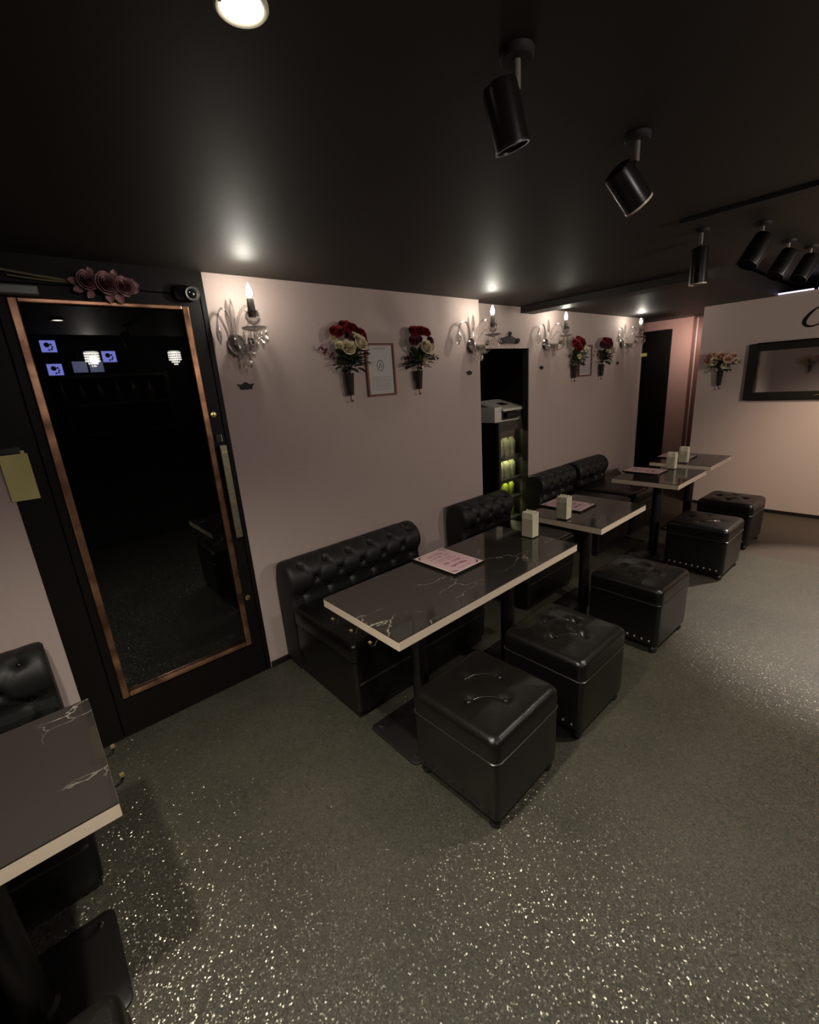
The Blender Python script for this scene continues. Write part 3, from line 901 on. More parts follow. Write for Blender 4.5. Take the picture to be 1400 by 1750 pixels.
def make_bouquet(name, label, group, roses, sprigs, seed, vase_len=0.125, foliage_r=0.10):
    """origin on the wall at the vase's middle; wall is behind at +y"""
    rnd = random.Random(seed)
    t = thing(name, label, 'flowers', group=group)
    MB().lathe([(0.020, -vase_len), (0.021, -vase_len + 0.004), (0.031, -0.008), (0.034, 0.0), (0.028, 0.0), (0.02, -0.03)], (0, -0.040, 0), 16).build('vase', m_iron, t)
    hk = smooth_path([(0, -0.040, -vase_len + 0.004), (0.0, -0.040, -vase_len - 0.024), (0.004, -0.040, -vase_len - 0.036), (0.013, -0.040, -vase_len - 0.034), (0.015, -0.040, -vase_len - 0.026)], 5)
    MB().tube(hk, 0.0035, 8).build('hook', m_iron, t)
    f = MB()
    for k in range(60):
        a = rnd.uniform(0, 2 * pi); e = rnd.uniform(-0.3, 1.2)
        d = Vector((cos(a) * cos(e), -0.4 + 0.55 * sin(a) * cos(e), sin(e)))
        b = Vector((rnd.uniform(-.03, .03), -0.045, 0.02 + rnd.uniform(0, 0.07))) + d * foliage_r * rnd.uniform(0.1, 0.6)
        b.y = min(b.y, -0.03)
        if d.y > 0.12: d.y = -d.y
        leaf(f, b, d, rnd.uniform(0.05, 0.085), rnd.uniform(0.018, 0.028), rnd)
    for k in range(6):
        a = rnd.uniform(-.5, .5)
        f.tube([(0, -0.04, -0.02), (a * 0.06, -0.055, 0.04), (a * 0.2, -0.065, 0.10)], 0.003, 6)
    f.build('foliage', m_leaf, t)
    for (mat, x, z, y, r) in roses:
        rose_obj(mat, t, (x, y, z), (x * 4, -0.8, (z - 0.08) * 4), r)
    for (mat, pts) in sprigs:
        g = MB()
        for (x, z) in pts:
            for k in range(4):
                leaf(g, (x, -0.05, z), (rnd.uniform(-1, 1), -0.3, rnd.uniform(-1, 1)), 0.024, 0.012, rnd)
        x0, z0 = pts[0]
        g.tube([(0, -0.05, 0.03)] + [(x, -0.052, z) for (x, z) in pts], 0.0022, 6)
        g.build('sprig', mat, t)
    return t

GF = 'red and cream bouquets in black wall vases'
R_, W_, V_ = m_red, m_cream, m_mauve
bq1 = make_bouquet('wall_bouquet', 'large red and cream bouquet in a black vase, left of the larger framed paper', GF,
    [(R_, -0.085, 0.225, -0.085, 0.040), (R_, -0.02, 0.255, -0.085, 0.042), (R_, 0.03, 0.250, -0.08, 0.036), (R_, 0.085, 0.220, -0.085, 0.038), (V_, -0.01, 0.20, -0.10, 0.034), (V_, 0.10, 0.185, -0.085, 0.030),
     (W_, -0.035, 0.140, -0.115, 0.042), (W_, 0.050, 0.165, -0.12, 0.046), (W_, -0.085, 0.150, -0.10, 0.026), (W_, 0.020, 0.205, -0.11, 0.022), (W_, -0.11, 0.19, -0.085, 0.018)],
    [(m_mauve, [(-0.11, 0.10), (-0.15, 0.125), (-0.18, 0.150)]), (m_mauve, [(0.11, 0.13), (0.14, 0.16), (0.145, 0.12)]), (m_stem, [(0.08, 0.08), (0.12, 0.09), (0.15, 0.06)])], 11, vase_len=0.13)
bq1.location = (1.610, YA, 1.685); bq1['category'] = 'flowers'
bq2 = make_bouquet('wall_bouquet', 'red and cream bouquet with drooping bloom, right of the larger framed paper', GF,
    [(R_, -0.055, 0.245, -0.085, 0.040), (R_, 0.010, 0.250, -0.085, 0.038), (R_, 0.055, 0.245, -0.08, 0.036), (V_, -0.07, 0.185, -0.09, 0.036), (V_, -0.03, 0.20, -0.09, 0.03), (V_, 0.085, 0.19, -0.085, 0.032),
     (W_, 0.010, 0.145, -0.12, 0.046), (W_, 0.085, 0.15, -0.10, 0.026), (W_, 0.018, 0.075, -0.10, 0.024), (W_, 0.012, 0.045, -0.09, 0.018)],
    [(m_mauve, [(-0.07, 0.10), (-0.09, 0.085)]), (m_mauve, [(0.10, 0.10), (0.14, 0.09), (0.17, 0.085)])], 12, vase_len=0.12)
bq2.location = (2.185, YA, 1.680)
bq3 = make_bouquet('wall_bouquet', 'deep red and cream bouquet left of the small framed paper on the recessed wall', GF,
    [(R_, -0.09, 0.20, -0.09, 0.050), (R_, -0.02, 0.235, -0.09, 0.046), (R_, 0.035, 0.225, -0.09, 0.044), (R_, -0.06, 0.165, -0.11, 0.040), (V_, 0.07, 0.20, -0.09, 0.036),
     (W_, 0.065, 0.145, -0.12, 0.046), (W_, -0.03, 0.085, -0.10, 0.028), (W_, 0.035, 0.075, -0.10, 0.026), (W_, 0.03, 0.045, -0.10, 0.020)], [(m_leaf, [(-0.08, 0.10), (-0.13, 0.09)])], 13)
bq3.location = (4.470, YB, 1.665)
bq4 = make_bouquet('wall_bouquet', 'mauve, red and cream bouquet right of the small framed paper on the recessed wall', GF,
    [(V_, -0.09, 0.195, -0.09, 0.044), (R_, -0.03, 0.235, -0.09, 0.046), (R_, 0.045, 0.235, -0.09, 0.046), (V_, -0.02, 0.185, -0.11, 0.040), (R_, 0.09, 0.21, -0.09, 0.034),
     (W_, 0.075, 0.145, -0.12, 0.044), (W_, -0.03, 0.135, -0.11, 0.022), (W_, 0.045, 0.095, -0.10, 0.024)], [(m_mauve, [(-0.11, 0.13), (-0.13, 0.10)])], 14)
bq4.location = (5.050, YB, 1.660)
P_, K_ = m_peach, m_rosy
bq5 = make_bouquet('wall_bouquet', 'peach and cream bouquet in a black vase on the far wall left of the mirror', 'peach bouquets in black wall vases',
    [(P_, 0.0, 0.155, -0.10, 0.046), (P_, 0.075, 0.120, -0.11, 0.042), (P_, -0.07, 0.165, -0.09, 0.034), (K_, -0.12, 0.12, -0.09, 0.036), (K_, -0.11, 0.16, -0.08, 0.030), (W_, -0.045, 0.105, -0.12, 0.042), (P_, 0.12, 0.15, -0.09, 0.032), (W_, 0.045, 0.055, -0.11, 0.026), (W_, 0.145, 0.10, -0.09, 0.026)],
    [(m_leaf, [(0.12, 0.08), (0.16, 0.075)])], 15, vase_len=0.15)
bq5.location = (XF, 1.515, 1.50); bq5.rotation_euler = (0, 0, -pi / 2)
dup(bq5, (-1.5, 1.76, 1.40), pi / 2, 'peach and cream bouquet seen inside the mirror, hung on the wall behind the viewer', 'peach bouquets in black wall vases')

# rose spray lying above the black door
rs = thing('rose_spray', 'dusty mauve artificial roses with long stems laid above the black door', 'flowers', (0.42, YA - 0.006, 2.082))
f = MB()
f.tube(smooth_path([(-0.10, -0.02, 0.006), (-0.22, -0.022, 0.018), (-0.36, -0.022, 0.036), (-0.47, -0.022, 0.05)], 4), 0.005, 8)
f.tube(smooth_path([(-0.10, -0.016, 0.0), (-0.20, -0.018, 0.004), (-0.29, -0.018, 0.012)], 4), 0.004, 8)
f.build('stem', m_stem, rs)
for (x, z, r) in ((-0.045, 0.006, 0.036), (0.022, 0.0, 0.042), (0.085, -0.006, 0.036)):
    rose_obj(m_dusty, rs, (x, -0.050, z), (0.15, -1, 0.05), r)
f = MB(); rnd = random.Random(4)
for (x, z, dx_, dz, L) in ((-0.06, -0.02, -1, -0.3, 0.05), (-0.03, -0.03, -0.7, -0.9, 0.045), (0.02, -0.03, 0.2, -1, 0.055), (0.05, -0.03, 0.5, -1, 0.06), (0.07, -0.02, 1, -0.7, 0.05), (0.10, 0.0, 1, 0.1, 0.06), (0.10, 0.01, 1, 0.5, 0.04), (-0.02, 0.03, -0.3, 1, 0.04), (0.055, 0.025, 0.2, 1, 0.045), (-0.07, 0.0, -1, 0.2, 0.05), (0.09, -0.01, 1, -0.2, 0.065)):
    L *= 0.82
    f = MB(); leaf(f, (x, -0.035, z), (dx_, -0.25, dz), L, L * 0.36, rnd, up=(0, -1, 0))
    f.build('leaf_petal', m_dusty, rs)

# ------------------------------------------------------------------ crystal wall sconces
def make_sconce(label, group):
    t = thing('crystal_sconce', label, 'wall lamp', group=group)
    MB().lathe([(0.050, 0.0), (0.052, 0.008), (0.040, 0.018), (0.018, 0.026)], (0, 0, 0), 24, (0, -1, 0)).build('wall_plate', m_crystal2, t)
    MB().lathe([(0.004, -0.052), (0.03, -0.046), (0.056, -0.026), (0.066, 0.0), (0.060, 0.0), (0.05, -0.022), (0.02, -0.04)], (0, -0.068, -0.008), 20).build('glass_bowl', m_crystal2, t)
    MB().lathe([(0.002, 0.0), (0.014, 0.004), (0.020, 0.016), (0.014, 0.028), (0.003, 0.032)], (0.012, -0.138, 0.002), 8, (0, -1, 0)).build('rosette', m_chrome, t)
    arm = smooth_path([(0, -0.05, 0.0), (0.010, -0.085, -0.045), (0.016, -0.135, -0.062), (0.018, -0.18, -0.035), (0.018, -0.20, 0.01), (0.018, -0.20, 0.045)], 6)
    MB().tube(arm, 0.0085, 10).build('arm', m_crystal, t)
    MB().lathe([(0.010, 0.040), (0.026, 0.044), (0.056, 0.054), (0.060, 0.060), (0.050, 0.058), (0.012, 0.052)], (0.018, -0.20, 0), 20).build('drip_pan', m_crystal2, t)
    MB().lathe([(0.006, 0.058), (0.008, 0.070), (0.026, 0.080), (0.036, 0.100), (0.032, 0.120), (0.026, 0.130)], (0.018, -0.20, 0), 16).build('candle_cup', m_crystal2, t)
    f = MB()
    for k in range(6):
        a = k * pi / 3
        c = Vector((0.018 + 0.022 * cos(a), -0.20 + 0.022 * sin(a), 0.122))
        leaf(f, c, (cos(a), sin(a), 0.8), 0.024, 0.007, random.Random(1))
    f.build('cup_petals', m_crystal2, t)
    MB().lathe([(0.019, 0.105), (0.0165, 0.183), (0.012, 0.189)], (0.018, -0.20, 0), 16).build('candle_sleeve', m_candle, t)
    MB().lathe([(0.005, 0.189), (0.0125, 0.200), (0.0150, 0.212), (0.0110, 0.228), (0.0045, 0.244), (0.001, 0.252)], (0.018, -0.20, 0), 12).build('bulb', m_bulb, t)
    for pts, r in (([(-0.012, -0.05, 0.04), (0.000, -0.075, 0.12), (0.030, -0.10, 0.168), (0.062, -0.125, 0.155), (0.078, -0.14, 0.110), (0.070, -0.14, 0.080)], 0.0065),
                   ([(0.015, -0.05, 0.03), (0.035, -0.09, 0.085), (0.055, -0.11, 0.10), (0.075, -0.12, 0.07)], 0.005)):
        MB().tube(smooth_path(pts, 6), r, 10).build('glass_curl', m_crystal, t)
    ar = smooth_path([(-0.045, -0.035, 0.055), (-0.058, -0.04, 0.105), (-0.090, -0.045, 0.150), (-0.128, -0.045, 0.162), (-0.165, -0.045, 0.138), (-0.185, -0.045, 0.095)], 6)  # the arm's shadow on the wall, built as a smoky glass curl
    MB().tube(ar, 0.0065, 10).build('arm_shadow_curl', m_crystal2, t)
    MB().lathe([(0.005, 0.10), (0.010, 0.088), (0.020, 0.062), (0.024, 0.045), (0.019, 0.022), (0.007, 0.004), (0.002, -0.006)], (-0.186, -0.045, 0), 12).build('cup_shadow_bell', m_crystal2, t)  # end of that shadow, the candle cup, shaped as a glass bell
    MB().lathe([(0.002, 0.095), (0.010, 0.115), (0.013, 0.15), (0.008, 0.19), (0.001, 0.215)], (-0.012, -0.04, 0), 6).build('leaf_spear', m_crystal2, t)
    MB().tube([(-0.012, -0.04, 0.0), (-0.012, -0.04, 0.10)], 0.006, 8).build('spear_stem', m_crystal, t)
    dp = None
    spots = [(0.018 + 0.056 * cos(k * 2 * pi / 8), -0.20 + 0.056 * sin(k * 2 * pi / 8), 0.052, 1.0) for k in range(8)]
    spots += [(0.052 * cos(-pi * k / 6), -0.068 + 0.058 * sin(-pi * k / 6), -0.012, 0.9) for k in range(7)]
    spots += [(0.018 + 0.034 * cos(k * 2 * pi / 6), -0.20 + 0.034 * sin(k * 2 * pi / 6), 0.048, 1.35) for k in range(6)]
    spots += [(0.030 * cos(-pi * k / 4), -0.068 + 0.034 * sin(-pi * k / 4), -0.038, 1.25) for k in range(5)]
    spots += [(0.0, -0.068, -0.055, 1.5), (-0.03, -0.07, -0.05, 1.1), (0.03, -0.07, -0.05, 1.1)]
    for (x, y, z, s) in spots:
        if dp is None:
            dp = MB().lathe([(0.0005, 0.0), (0.003, -0.006), (0.0012, -0.012), (0.006, -0.022), (0.0075, -0.040), (0.0045, -0.058), (0.0006, -0.066)], n=6).build('crystal_drop', m_crystal, t)
            o = dp
        else:
            o = cp(dp, parent=t)
        o.location = (x, y, z); o.scale = (s, s, s)
    f = MB()
    for k in range(14):
        a = k / 13
        x = -0.035 + 0.09 * a; y = -0.07 - 0.11 * a; z = 0.0 + 0.045 * a - 0.10 * a * (1 - a)
        f.lathe([(0.0005, -0.004), (0.004, 0), (0.0005, 0.004)], (x, y, z), 6)
    f.build('bead_chain', m_crystal, t)
    return t
GC = 'crystal candle sconces'
sc_pos = [((0.968, YA, 1.848), 'nearest crystal candle sconce, right beside the black door'),
          ((2.788, YA, 1.848), 'crystal candle sconce at the right end of the near pink wall by the alcove'),
          ((3.975, YB, 1.870), 'crystal candle sconce on the recessed wall left of the small framed paper'),
          ((5.600, YB, 1.880), 'farthest crystal candle sconce, at the end of the recessed wall')]
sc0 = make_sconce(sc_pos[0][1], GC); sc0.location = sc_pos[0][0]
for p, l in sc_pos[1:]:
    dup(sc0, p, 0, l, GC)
for c in sc0.children:                                         # the nearest sconce's arm shadow shape is shorter, it stops at the wall's edge
    if c.name.split('.')[0] in ('arm_shadow_curl', 'cup_shadow_bell'):
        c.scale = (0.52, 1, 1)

# small black crowns under the sconces
cr_out = [(-0.026, 0.012), (-0.019, 0.002), (-0.016, -0.010), (0.016, -0.010), (0.019, 0.002), (0.026, 0.012), (0.014, 0.009), (0.008, 0.011), (0.004, 0.016), (0, 0.018), (-0.004, 0.016), (-0.008, 0.011), (-0.014, 0.009)]
GK = 'small black crowns under the sconces'
ck = MB().prism(cr_out, lambda a, b: (a, 0.0, b), lambda a, b: (a, -0.008, b)).build('crown_plaque', m_blackwall, smooth=False)
tag(ck, 'small black crown on the wall under the nearest sconce, by the door', 'wall ornament', GK); ck.location = (0.980, YA, 1.642); ck.scale = (1.8, 1, 1.35)
for p, l in (((2.760, YA, 1.645), 'small black crown under the sconce at the right end of the near wall'),
             ((3.915, YB, 1.656), 'small black crown under the sconce left of the small framed paper'),
             ((5.525, YB, 1.661), 'small black crown under the farthest sconce')):
    c = cp(ck, p); c['label'] = l; c.scale = (1.3, 1, 1.2)

# ornate black crest above the alcove
cr = thing('crest_ornament', 'black scrolled crest mounted above the dark alcove opening', 'wall ornament', (3.395, YB, 1.905))
MB().prism([(-0.13, -0.02), (-0.11, -0.035), (0, -0.03), (0.11, -0.035), (0.13, -0.02), (0.12, 0.005), (0.09, 0.012), (0.06, 0.02), (0.03, 0.028), (0, 0.032), (-0.03, 0.028), (-0.06, 0.02), (-0.09, 0.012), (-0.12, 0.005)],
           lambda a, b: (a, 0.0, b), lambda a, b: (a, -0.018, b)).build('body', m_blackwall, cr, smooth=False)
for (x, z, r) in ((-0.118, -0.012, 0.022), (0.118, -0.012, 0.022), (0.0, 0.042, 0.020)):
    pts = [(x + r * (1 - k / 24) * cos(k * 0.5), -0.020, z + r * (1 - k / 24) * sin(k * 0.5)) for k in range(22)]
    MB().tube(pts, 0.007, 8).build('scroll', m_blackwall, cr)

# ------------------------------------------------------------------ framed papers
def make_frame(name, label, wd, ht, group, seed):
    rnd = random.Random(seed)
    t = thing(name, label, 'picture frame', group=group)
    hx, hz = wd / 2, ht / 2; b = 0.013
    f = MB()
    f.box(-hx, -0.020, -hz, -hx + b, 0, hz).box(hx - b, -0.020, -hz, hx, 0, hz).box(-hx + b, -0.020, hz - b, hx - b, 0, hz).box(-hx + b, -0.020, -hz, hx - b, 0, -hz + b)
    f.build('frame', m_woodframe, t, smooth=False)
    p = MB().box(-hx + b, -0.010, -hz + b, hx - b, -0.004, hz - b).build('paper', m_paper, t, smooth=False)
    g = MB()
    for z in (0.135,):
        x = -0.045
        while x < 0.045:
            g.box(x, -0.0106, hz * 0.80 - 0.004, x + 0.006, -0.010, hz * 0.80 + 0.004); x += 0.014
    z = -0.045 * ht / 0.33
    while z > -hz + 0.035:
        x = -hx + 0.035
        while x < hx - 0.04:
            L = rnd.uniform(0.008, 0.03)
            g.box(x, -0.0106, z - 0.0012, min(x + L, hx - 0.035), -0.010, z + 0.0012); x += L + 0.006
        z -= 0.011
    g.build('text_lines', m_inkgrey, p, smooth=False)
    g = MB()
    cz = 0.028 * ht / 0.33
    g.ribbon([(0.026 * cos(k * pi / 14), -0.010, cz + 0.032 * sin(k * pi / 14)) for k in range(29)], 0.004, (0, -1, 0))
    g.ribbon([(-0.012, -0.010, cz - 0.016), (-0.005, -0.010, cz + 0.004), (0, -0.010, cz + 0.020), (0.005, -0.010, cz + 0.002), (0.013, -0.010, cz - 0.018)], 0.0045, (0, -1, 0))
    g.build('emblem', m_blackink, p, smooth=False)
    MB().box(-hx + b, -0.0155, -hz + b, hx - b, -0.0135, hz - b).build('glass', m_glass, t, smooth=False)
    return t
fr = make_frame('picture_frame', 'larger framed paper with round emblem between two bouquets on the near wall', 0.232, 0.325, None, 2)
fr.location = (1.883, YA, 1.698)
fr2 = make_frame('picture_frame', 'smaller framed paper between two bouquets on the recessed wall', 0.27, 0.315, None, 4)
fr2.location = (4.735, YB, 1.705)

# ------------------------------------------------------------------ mirror and lettering on the far wall
mi = thing('wall_mirror', 'wide black framed mirror on the far pink wall', 'mirror', (XF, 0.62, 1.468))
f = MB()
hy, hz, b = 0.665, 0.278, 0.075
for (y0, z0, y1, z1) in ((-hy, -hz, -hy + b, hz), (hy - b, -hz, hy, hz), (-hy + b, hz - b, hy - b, hz), (-hy + b, -hz, hy - b, -hz + b)):
    f.box(-0.035, y0, z0, 0, y1, z1)
f.build('frame', m_mframe, mi, smooth=False, bevel=0.006)
MB().box(-0.012, -hy + b, -hz + b, -0.004, hy - b, hz - b).build('glass', m_mirror, mi, smooth=False)
g = MB()
for q in range(2):
    s = 1 if q == 0 else -1
    g.ribbon([(-0.036, s * 0.10, -hz + 0.035), (-0.036, s * 0.05, -hz + 0.045), (-0.036, 0, -hz + 0.035)], [0.003, 0.008, 0.004], (-1, 0, 0), 0.002)
g.build('frame_carving', m_brass, mi, smooth=False)
lt = thing('wall_lettering', 'black script letter stroke on the far wall above the mirror, at the photo edge', 'lettering', (XF, 0.80, 1.94))
cs = smooth_path([(0, -0.075, 0.075), (0, -0.010, 0.085), (0, 0.036, 0.052), (0, 0.070, 0.006), (0, 0.083, -0.032), (0, 0.066, -0.066), (0, 0.022, -0.078), (0, -0.035, -0.058), (0, -0.10, -0.010)], 6)
n_ = len(cs)
MB().ribbon(cs, [0.010 + 0.020 * math.sin(pi * min(1, max(0, (k / n_) * 1.3 - 0.1))) ** 2 for k in range(n_)], (-1, 0, 0), 0.006).build('script_stroke', m_black, lt, smooth=False)

# cool light strips along the top of the far wall
ls = MB().box(-0.005, -0.13, 0.0, 0.035, 0.13, 0.012).build('light_strip', m_strip, smooth=False)
tag(ls, 'pale violet light strip on top of the far wall, left one', 'light strip', 'light strips on the far wall'); ls.location = (XF, 0.985, 2.185)
c = cp(ls, (XF, 0.69, 2.185)); c['label'] = 'pale violet light strip on top of the far wall, at the photo edge'

# ------------------------------------------------------------------ ceiling lights
dl = thing('downlight', 'lit round ceiling downlight with cream rim at the top of the photo', 'ceiling light', (0.418, 0.797, CEIL))
MB().lathe([(0.041, 0.0), (0.041, -0.004), (0.038, -0.007), (0.034, -0.006), (0.030, -0.002), (0.030, 0.0)], n=40).build('rim', m_rim, dl)
MB().lathe([(0.029, -0.0005), (0.027, -0.004), (0.018, -0.006), (0.004, -0.007)], n=32).build('lamp_face', m_lamp, dl)
MB().lathe([(0.003, 0.0), (0.003, -0.011), (0.001, -0.012)], (-0.036, -0.004, 0.0), 8).build('screw', m_brass, dl)

def make_spot(label, group, body0, d, L=0.105, r=0.042, rim=None):
    """root at the stem's foot on the ceiling; body0 relative to it, d the pointing direction"""
    t = thing('ceiling_spotlight', label, 'spotlight', group=group)
    MB().lathe([(0.032, 0.0), (0.032, -0.010), (0.028, -0.014)], n=20).build('canopy', m_blackwall, t)
    MB().lathe([(0.0075, -0.012), (0.0075, -0.060)], n=12).build('stem', m_spotstem, t)
    d = Vector(d).normalized(); B = Vector(body0)
    MB().tube(smooth_path([(0, 0, -0.055), tuple(Vector((0, 0, -0.065)) * 0.6 + (B + d * L * 0.4) * 0.4), tuple(B + d * L * 0.35)], 4), 0.006, 8).build('yoke', m_iron, t)
    MB().lathe([(r * 0.5, -0.006), (r * 0.94, 0.0), (r, 0.008), (r, L), (r * 0.9, L), (r * 0.82, L - 0.03), (0.004, L - 0.032)], B, 28, d).build('body', m_spotbody, t)
    MB().lathe([(r * 1.015, L - 0.004), (r * 1.03, L - 0.001), (r * 1.015, L + 0.0015), (r * 0.9, L + 0.0015), (r * 0.9, L - 0.004)], B, 28, d).build('rim', rim or m_spotrim, t)
    return t
m_spotbody = pmat('black_gloss_spot', s2l((26, 23, 21)), 0.3, noise=0.05, spec=0.3)
m_spotstem = pmat('dull_steel_stem', s2l((120, 114, 106)), 0.4, metal=0.3, noise=0.05)
m_spotrim = pmat('pale_spot_rim', s2l((214, 202, 170)), 0.3, noise=0.05)
GL = 'black ceiling spotlights'
s_ = make_spot('nearest black ceiling spotlight, hanging dark at the top of the photo', GL, (-0.035, 0.015, -0.055), (0.28, -0.08, -0.9), 0.10, 0.033, m_iron); s_.location = (0.862, 0.606, CEIL)
s_ = make_spot('black ceiling spotlight with shining rim, in the upper middle right', GL, (-0.062, 0.02, -0.085), (0.62, -0.31, -0.72), 0.105, 0.036); s_.location = (1.386, 0.603, CEIL)
s_ = make_spot('black spotlight hanging straight down near the end of the ceiling beam', GL, (0.0, 0.0, -0.075), (0.05, 0.0, -1), 0.15, 0.036); s_.location = (2.535, 0.79, CEIL)
s3_ = make_spot('black ceiling spotlight at the right, left one of the far three', GL, (0.02, -0.01, -0.055), (-0.40, 0.32, -0.8), 0.13, 0.042, m_iron); s3_.location = (2.696, 0.600, CEIL)
dup(s3_, (3.222, 0.596, CEIL), 0, 'black ceiling spotlight at the right, middle one of the far three', GL)
s3b = dup(s3_, (3.52, 0.55, CEIL), 0.1, 'black ceiling spotlight at the right, right one of the far three', GL)

# ------------------------------------------------------------------ things by the door
nt_ = thing('note_paper', 'pale yellow note sheet hung beside the black door under a black clip', 'paper', (-0.005, YA - 0.008, 1.345))
MB().grid(lambda a, b: (-0.052 + 0.090 * a + 0.0, -0.006 + 0.004 * sin(3 * a + 2 * b), 0.092 - 0.186 * b), 8, 8).grid(lambda a, b: (-0.052 + 0.090 * a, -0.0052 + 0.004 * sin(3 * a + 2 * b), 0.092 - 0.186 * b), 8, 8).build('sheet', m_yellow, nt_)
MB().box(0.018, -0.007, 0.085, 0.030, -0.004, 0.104).build('tape', m_yellow, nt_, smooth=False)
cl = MB().box(-0.08, -0.016, -0.014, 0.02, -0.004, 0.014).build('clip_bar', m_iron, smooth=False, bevel=0.003)
tag(cl, 'black clip bar over the yellow note beside the door', 'clip'); cl.location = (-0.005, YA + 0.002, 1.452)

sc = thing('security_camera', 'round black security camera at the door top right corner', 'camera', (0.765, YA - 0.006, 2.072))
MB().loft([(0.052, 0.034, 0.030, 0.0), (0.052, 0.034, 0.030, 0.020), (0.046, 0.028, 0.026, 0.026)], n=6).build('housing', m_black, sc)
for o in sc.children:
    o.rotation_euler = (pi / 2, 0, 0); o.location = (-0.010, 0, 0)
MB().lathe([(0.033, 0.0), (0.034, 0.024), (0.030, 0.030), (0.023, 0.028)], (0.014, -0.018, 0.0), 24, (0, -1, -0.15)).build('lens_ring', m_greymetal, sc)
MB().lathe([(0.023, 0.026), (0.016, 0.035), (0.004, 0.037)], (0.014, -0.018, 0.0), 20, (0, -1, -0.15)).build('lens', m_lens, sc)
MB().lathe([(0.005, 0.036), (0.004, 0.039), (0.001, 0.040)], (0.016, -0.018, -0.003), 10, (0, -1, -0.15)).build('sensor', m_cream, sc)

# yellow flag sign at the end of the recessed wall
ys = thing('flag_sign', 'small yellow sign sticking out at the recessed wall end by the corridor', 'sign', (6.17, YB, 1.745))
MB().box(-0.004, -0.075, -0.020, 0.004, -0.008, 0.020).build('panel', m_yellow, ys, smooth=False)
MB().box(-0.008, -0.010, -0.018, 0.008, 0.0, 0.018).build('bracket', m_white, ys, smooth=False)

# ------------------------------------------------------------------ alcove: fridge, printer
fx0, fx1, fy0, fy1, fh = 3.335, 3.80, 2.545, 3.02, 1.20
fg = thing('drinks_fridge', 'narrow black glass door fridge glowing green inside, in the dark alcove', 'fridge', ((fx0 + fx1) / 2, (fy0 + fy1) / 2, 0))
hw, hd = (fx1 - fx0) / 2, (fy1 - fy0) / 2
f = MB()
f.box(-hw, -hd + 0.03, 0.03, -hw + 0.025, hd, fh).box(hw - 0.025, -hd + 0.03, 0.03, hw, hd, fh).box(-hw + 0.025, -hd + 0.03, fh - 0.04, hw - 0.025, hd, fh).box(-hw + 0.025, -hd + 0.03, 0.03, hw - 0.025, hd, 0.10).box(-hw + 0.025, hd - 0.03, 0.10, hw - 0.025, hd, fh - 0.04)
f.build('cabinet', m_black, fg, smooth=False)
f = MB()
f.box(-hw, -hd, 0.06, -hw + 0.030, -hd + 0.028, fh).box(hw - 0.06, -hd, 0.06, hw, -hd + 0.028, fh).box(-hw + 0.030, -hd, fh - 0.085, hw - 0.06, -hd + 0.028, fh).box(-hw + 0.030, -hd, 0.06, hw - 0.06, -hd + 0.028, 0.16)
dr = f.build('door', m_shelf, fg, smooth=False)
MB().box(-hw + 0.030, -hd + 0.010, 0.16, hw - 0.06, -hd + 0.014, fh - 0.085).build('door_glass', m_glass, dr, smooth=False)
MB().lathe([(0.008, 0), (0.008, 0.006), (0.002, 0.008)], (0.03, -hd, fh - 0.05), 12, (0, -1, 0)).build('lock', m_chrome, dr)
MB().box(-hw + 0.03, hd - 0.045, 0.10, hw - 0.03, hd - 0.031, fh - 0.05).build('inner_liner', m_fridge_in, fg, smooth=False)
SH = (0.20, 0.42, 0.62, 0.84)
for z in SH:
    MB().box(-hw + 0.026, -hd + 0.06, z, hw - 0.026, hd - 0.05, z + 0.012).box(-hw + 0.026, -hd + 0.055, z - 0.022, hw - 0.026, -hd + 0.06, z + 0.012).build('shelf', m_greymetal, fg, smooth=False)
for z in (0.603, 0.823, 1.14):
    MB().box(-hw + 0.05, -hd + 0.10, z + 0.004, hw - 0.05, -hd + 0.13, z + 0.010).build('light_tube', m_fridge_led, fg, smooth=False)
for z in (0.403,):
    MB().box(-hw + 0.05, -hd + 0.10, z + 0.004, hw - 0.05, -hd + 0.13, z + 0.010).build('light_tube', m_fridge_led, fg, smooth=False)
MB().tube([(hw - 0.03, -hd, 0.55), (hw - 0.03, -hd - 0.03, 0.57), (hw - 0.03, -hd - 0.03, 0.80), (hw - 0.03, -hd, 0.82)], 0.006, 8).build('handle', m_iron, dr)
fc = ((fx0 + fx1) / 2, (fy0 + fy1) / 2)
bt0 = bx0 = None
lab = {0: 'lime green bottle glowing on the lowest fridge shelf in view', 1: 'lime green bottle on the fridge shelf below the middle', 2: 'milky bag of drinks on the middle fridge shelf', 3: 'milky pack on the top fridge shelf'}
for si, z in enumerate(SH):
    for k in range(4):
        x = fc[0] - 0.150 + k * 0.100; y = fc[1] - 0.09
        if si < 2:
            if bt0 is None:
                bt0 = MB().lathe([(0.030, 0.0), (0.034, 0.006), (0.034, 0.10), (0.022, 0.128), (0.013, 0.138), (0.013, 0.158), (0.015, 0.160), (0.014, 0.170), (0.002, 0.171)], n=16).build('drink_bottle', m_lime); o = bt0
            else:
                o = cp(bt0)
        else:
            if bx0 is None:
                bx0 = MB().loft([(0.040, 0.035, 0.02, 0.0), (0.046, 0.040, 0.02, 0.02), (0.046, 0.040, 0.02, 0.09), (0.046, 0.030, 0.015, 0.135), (0.044, 0.006, 0.005, 0.158), (0.046, 0.004, 0.003, 0.170)], n=4).build('frosted_pack', m_milky); o = bx0
            else:
                o = cp(bx0)
        o.location = (x, y, z + 0.0122)
        o.rotation_euler = (0, 0, 0.06 * k)
        tag(o, lab[si], 'drinks', ('lime bottles, ' if si < 2 else 'milky packs, ') + ('lowest', 'lower', 'middle', 'top')[si] + ' fridge shelf')

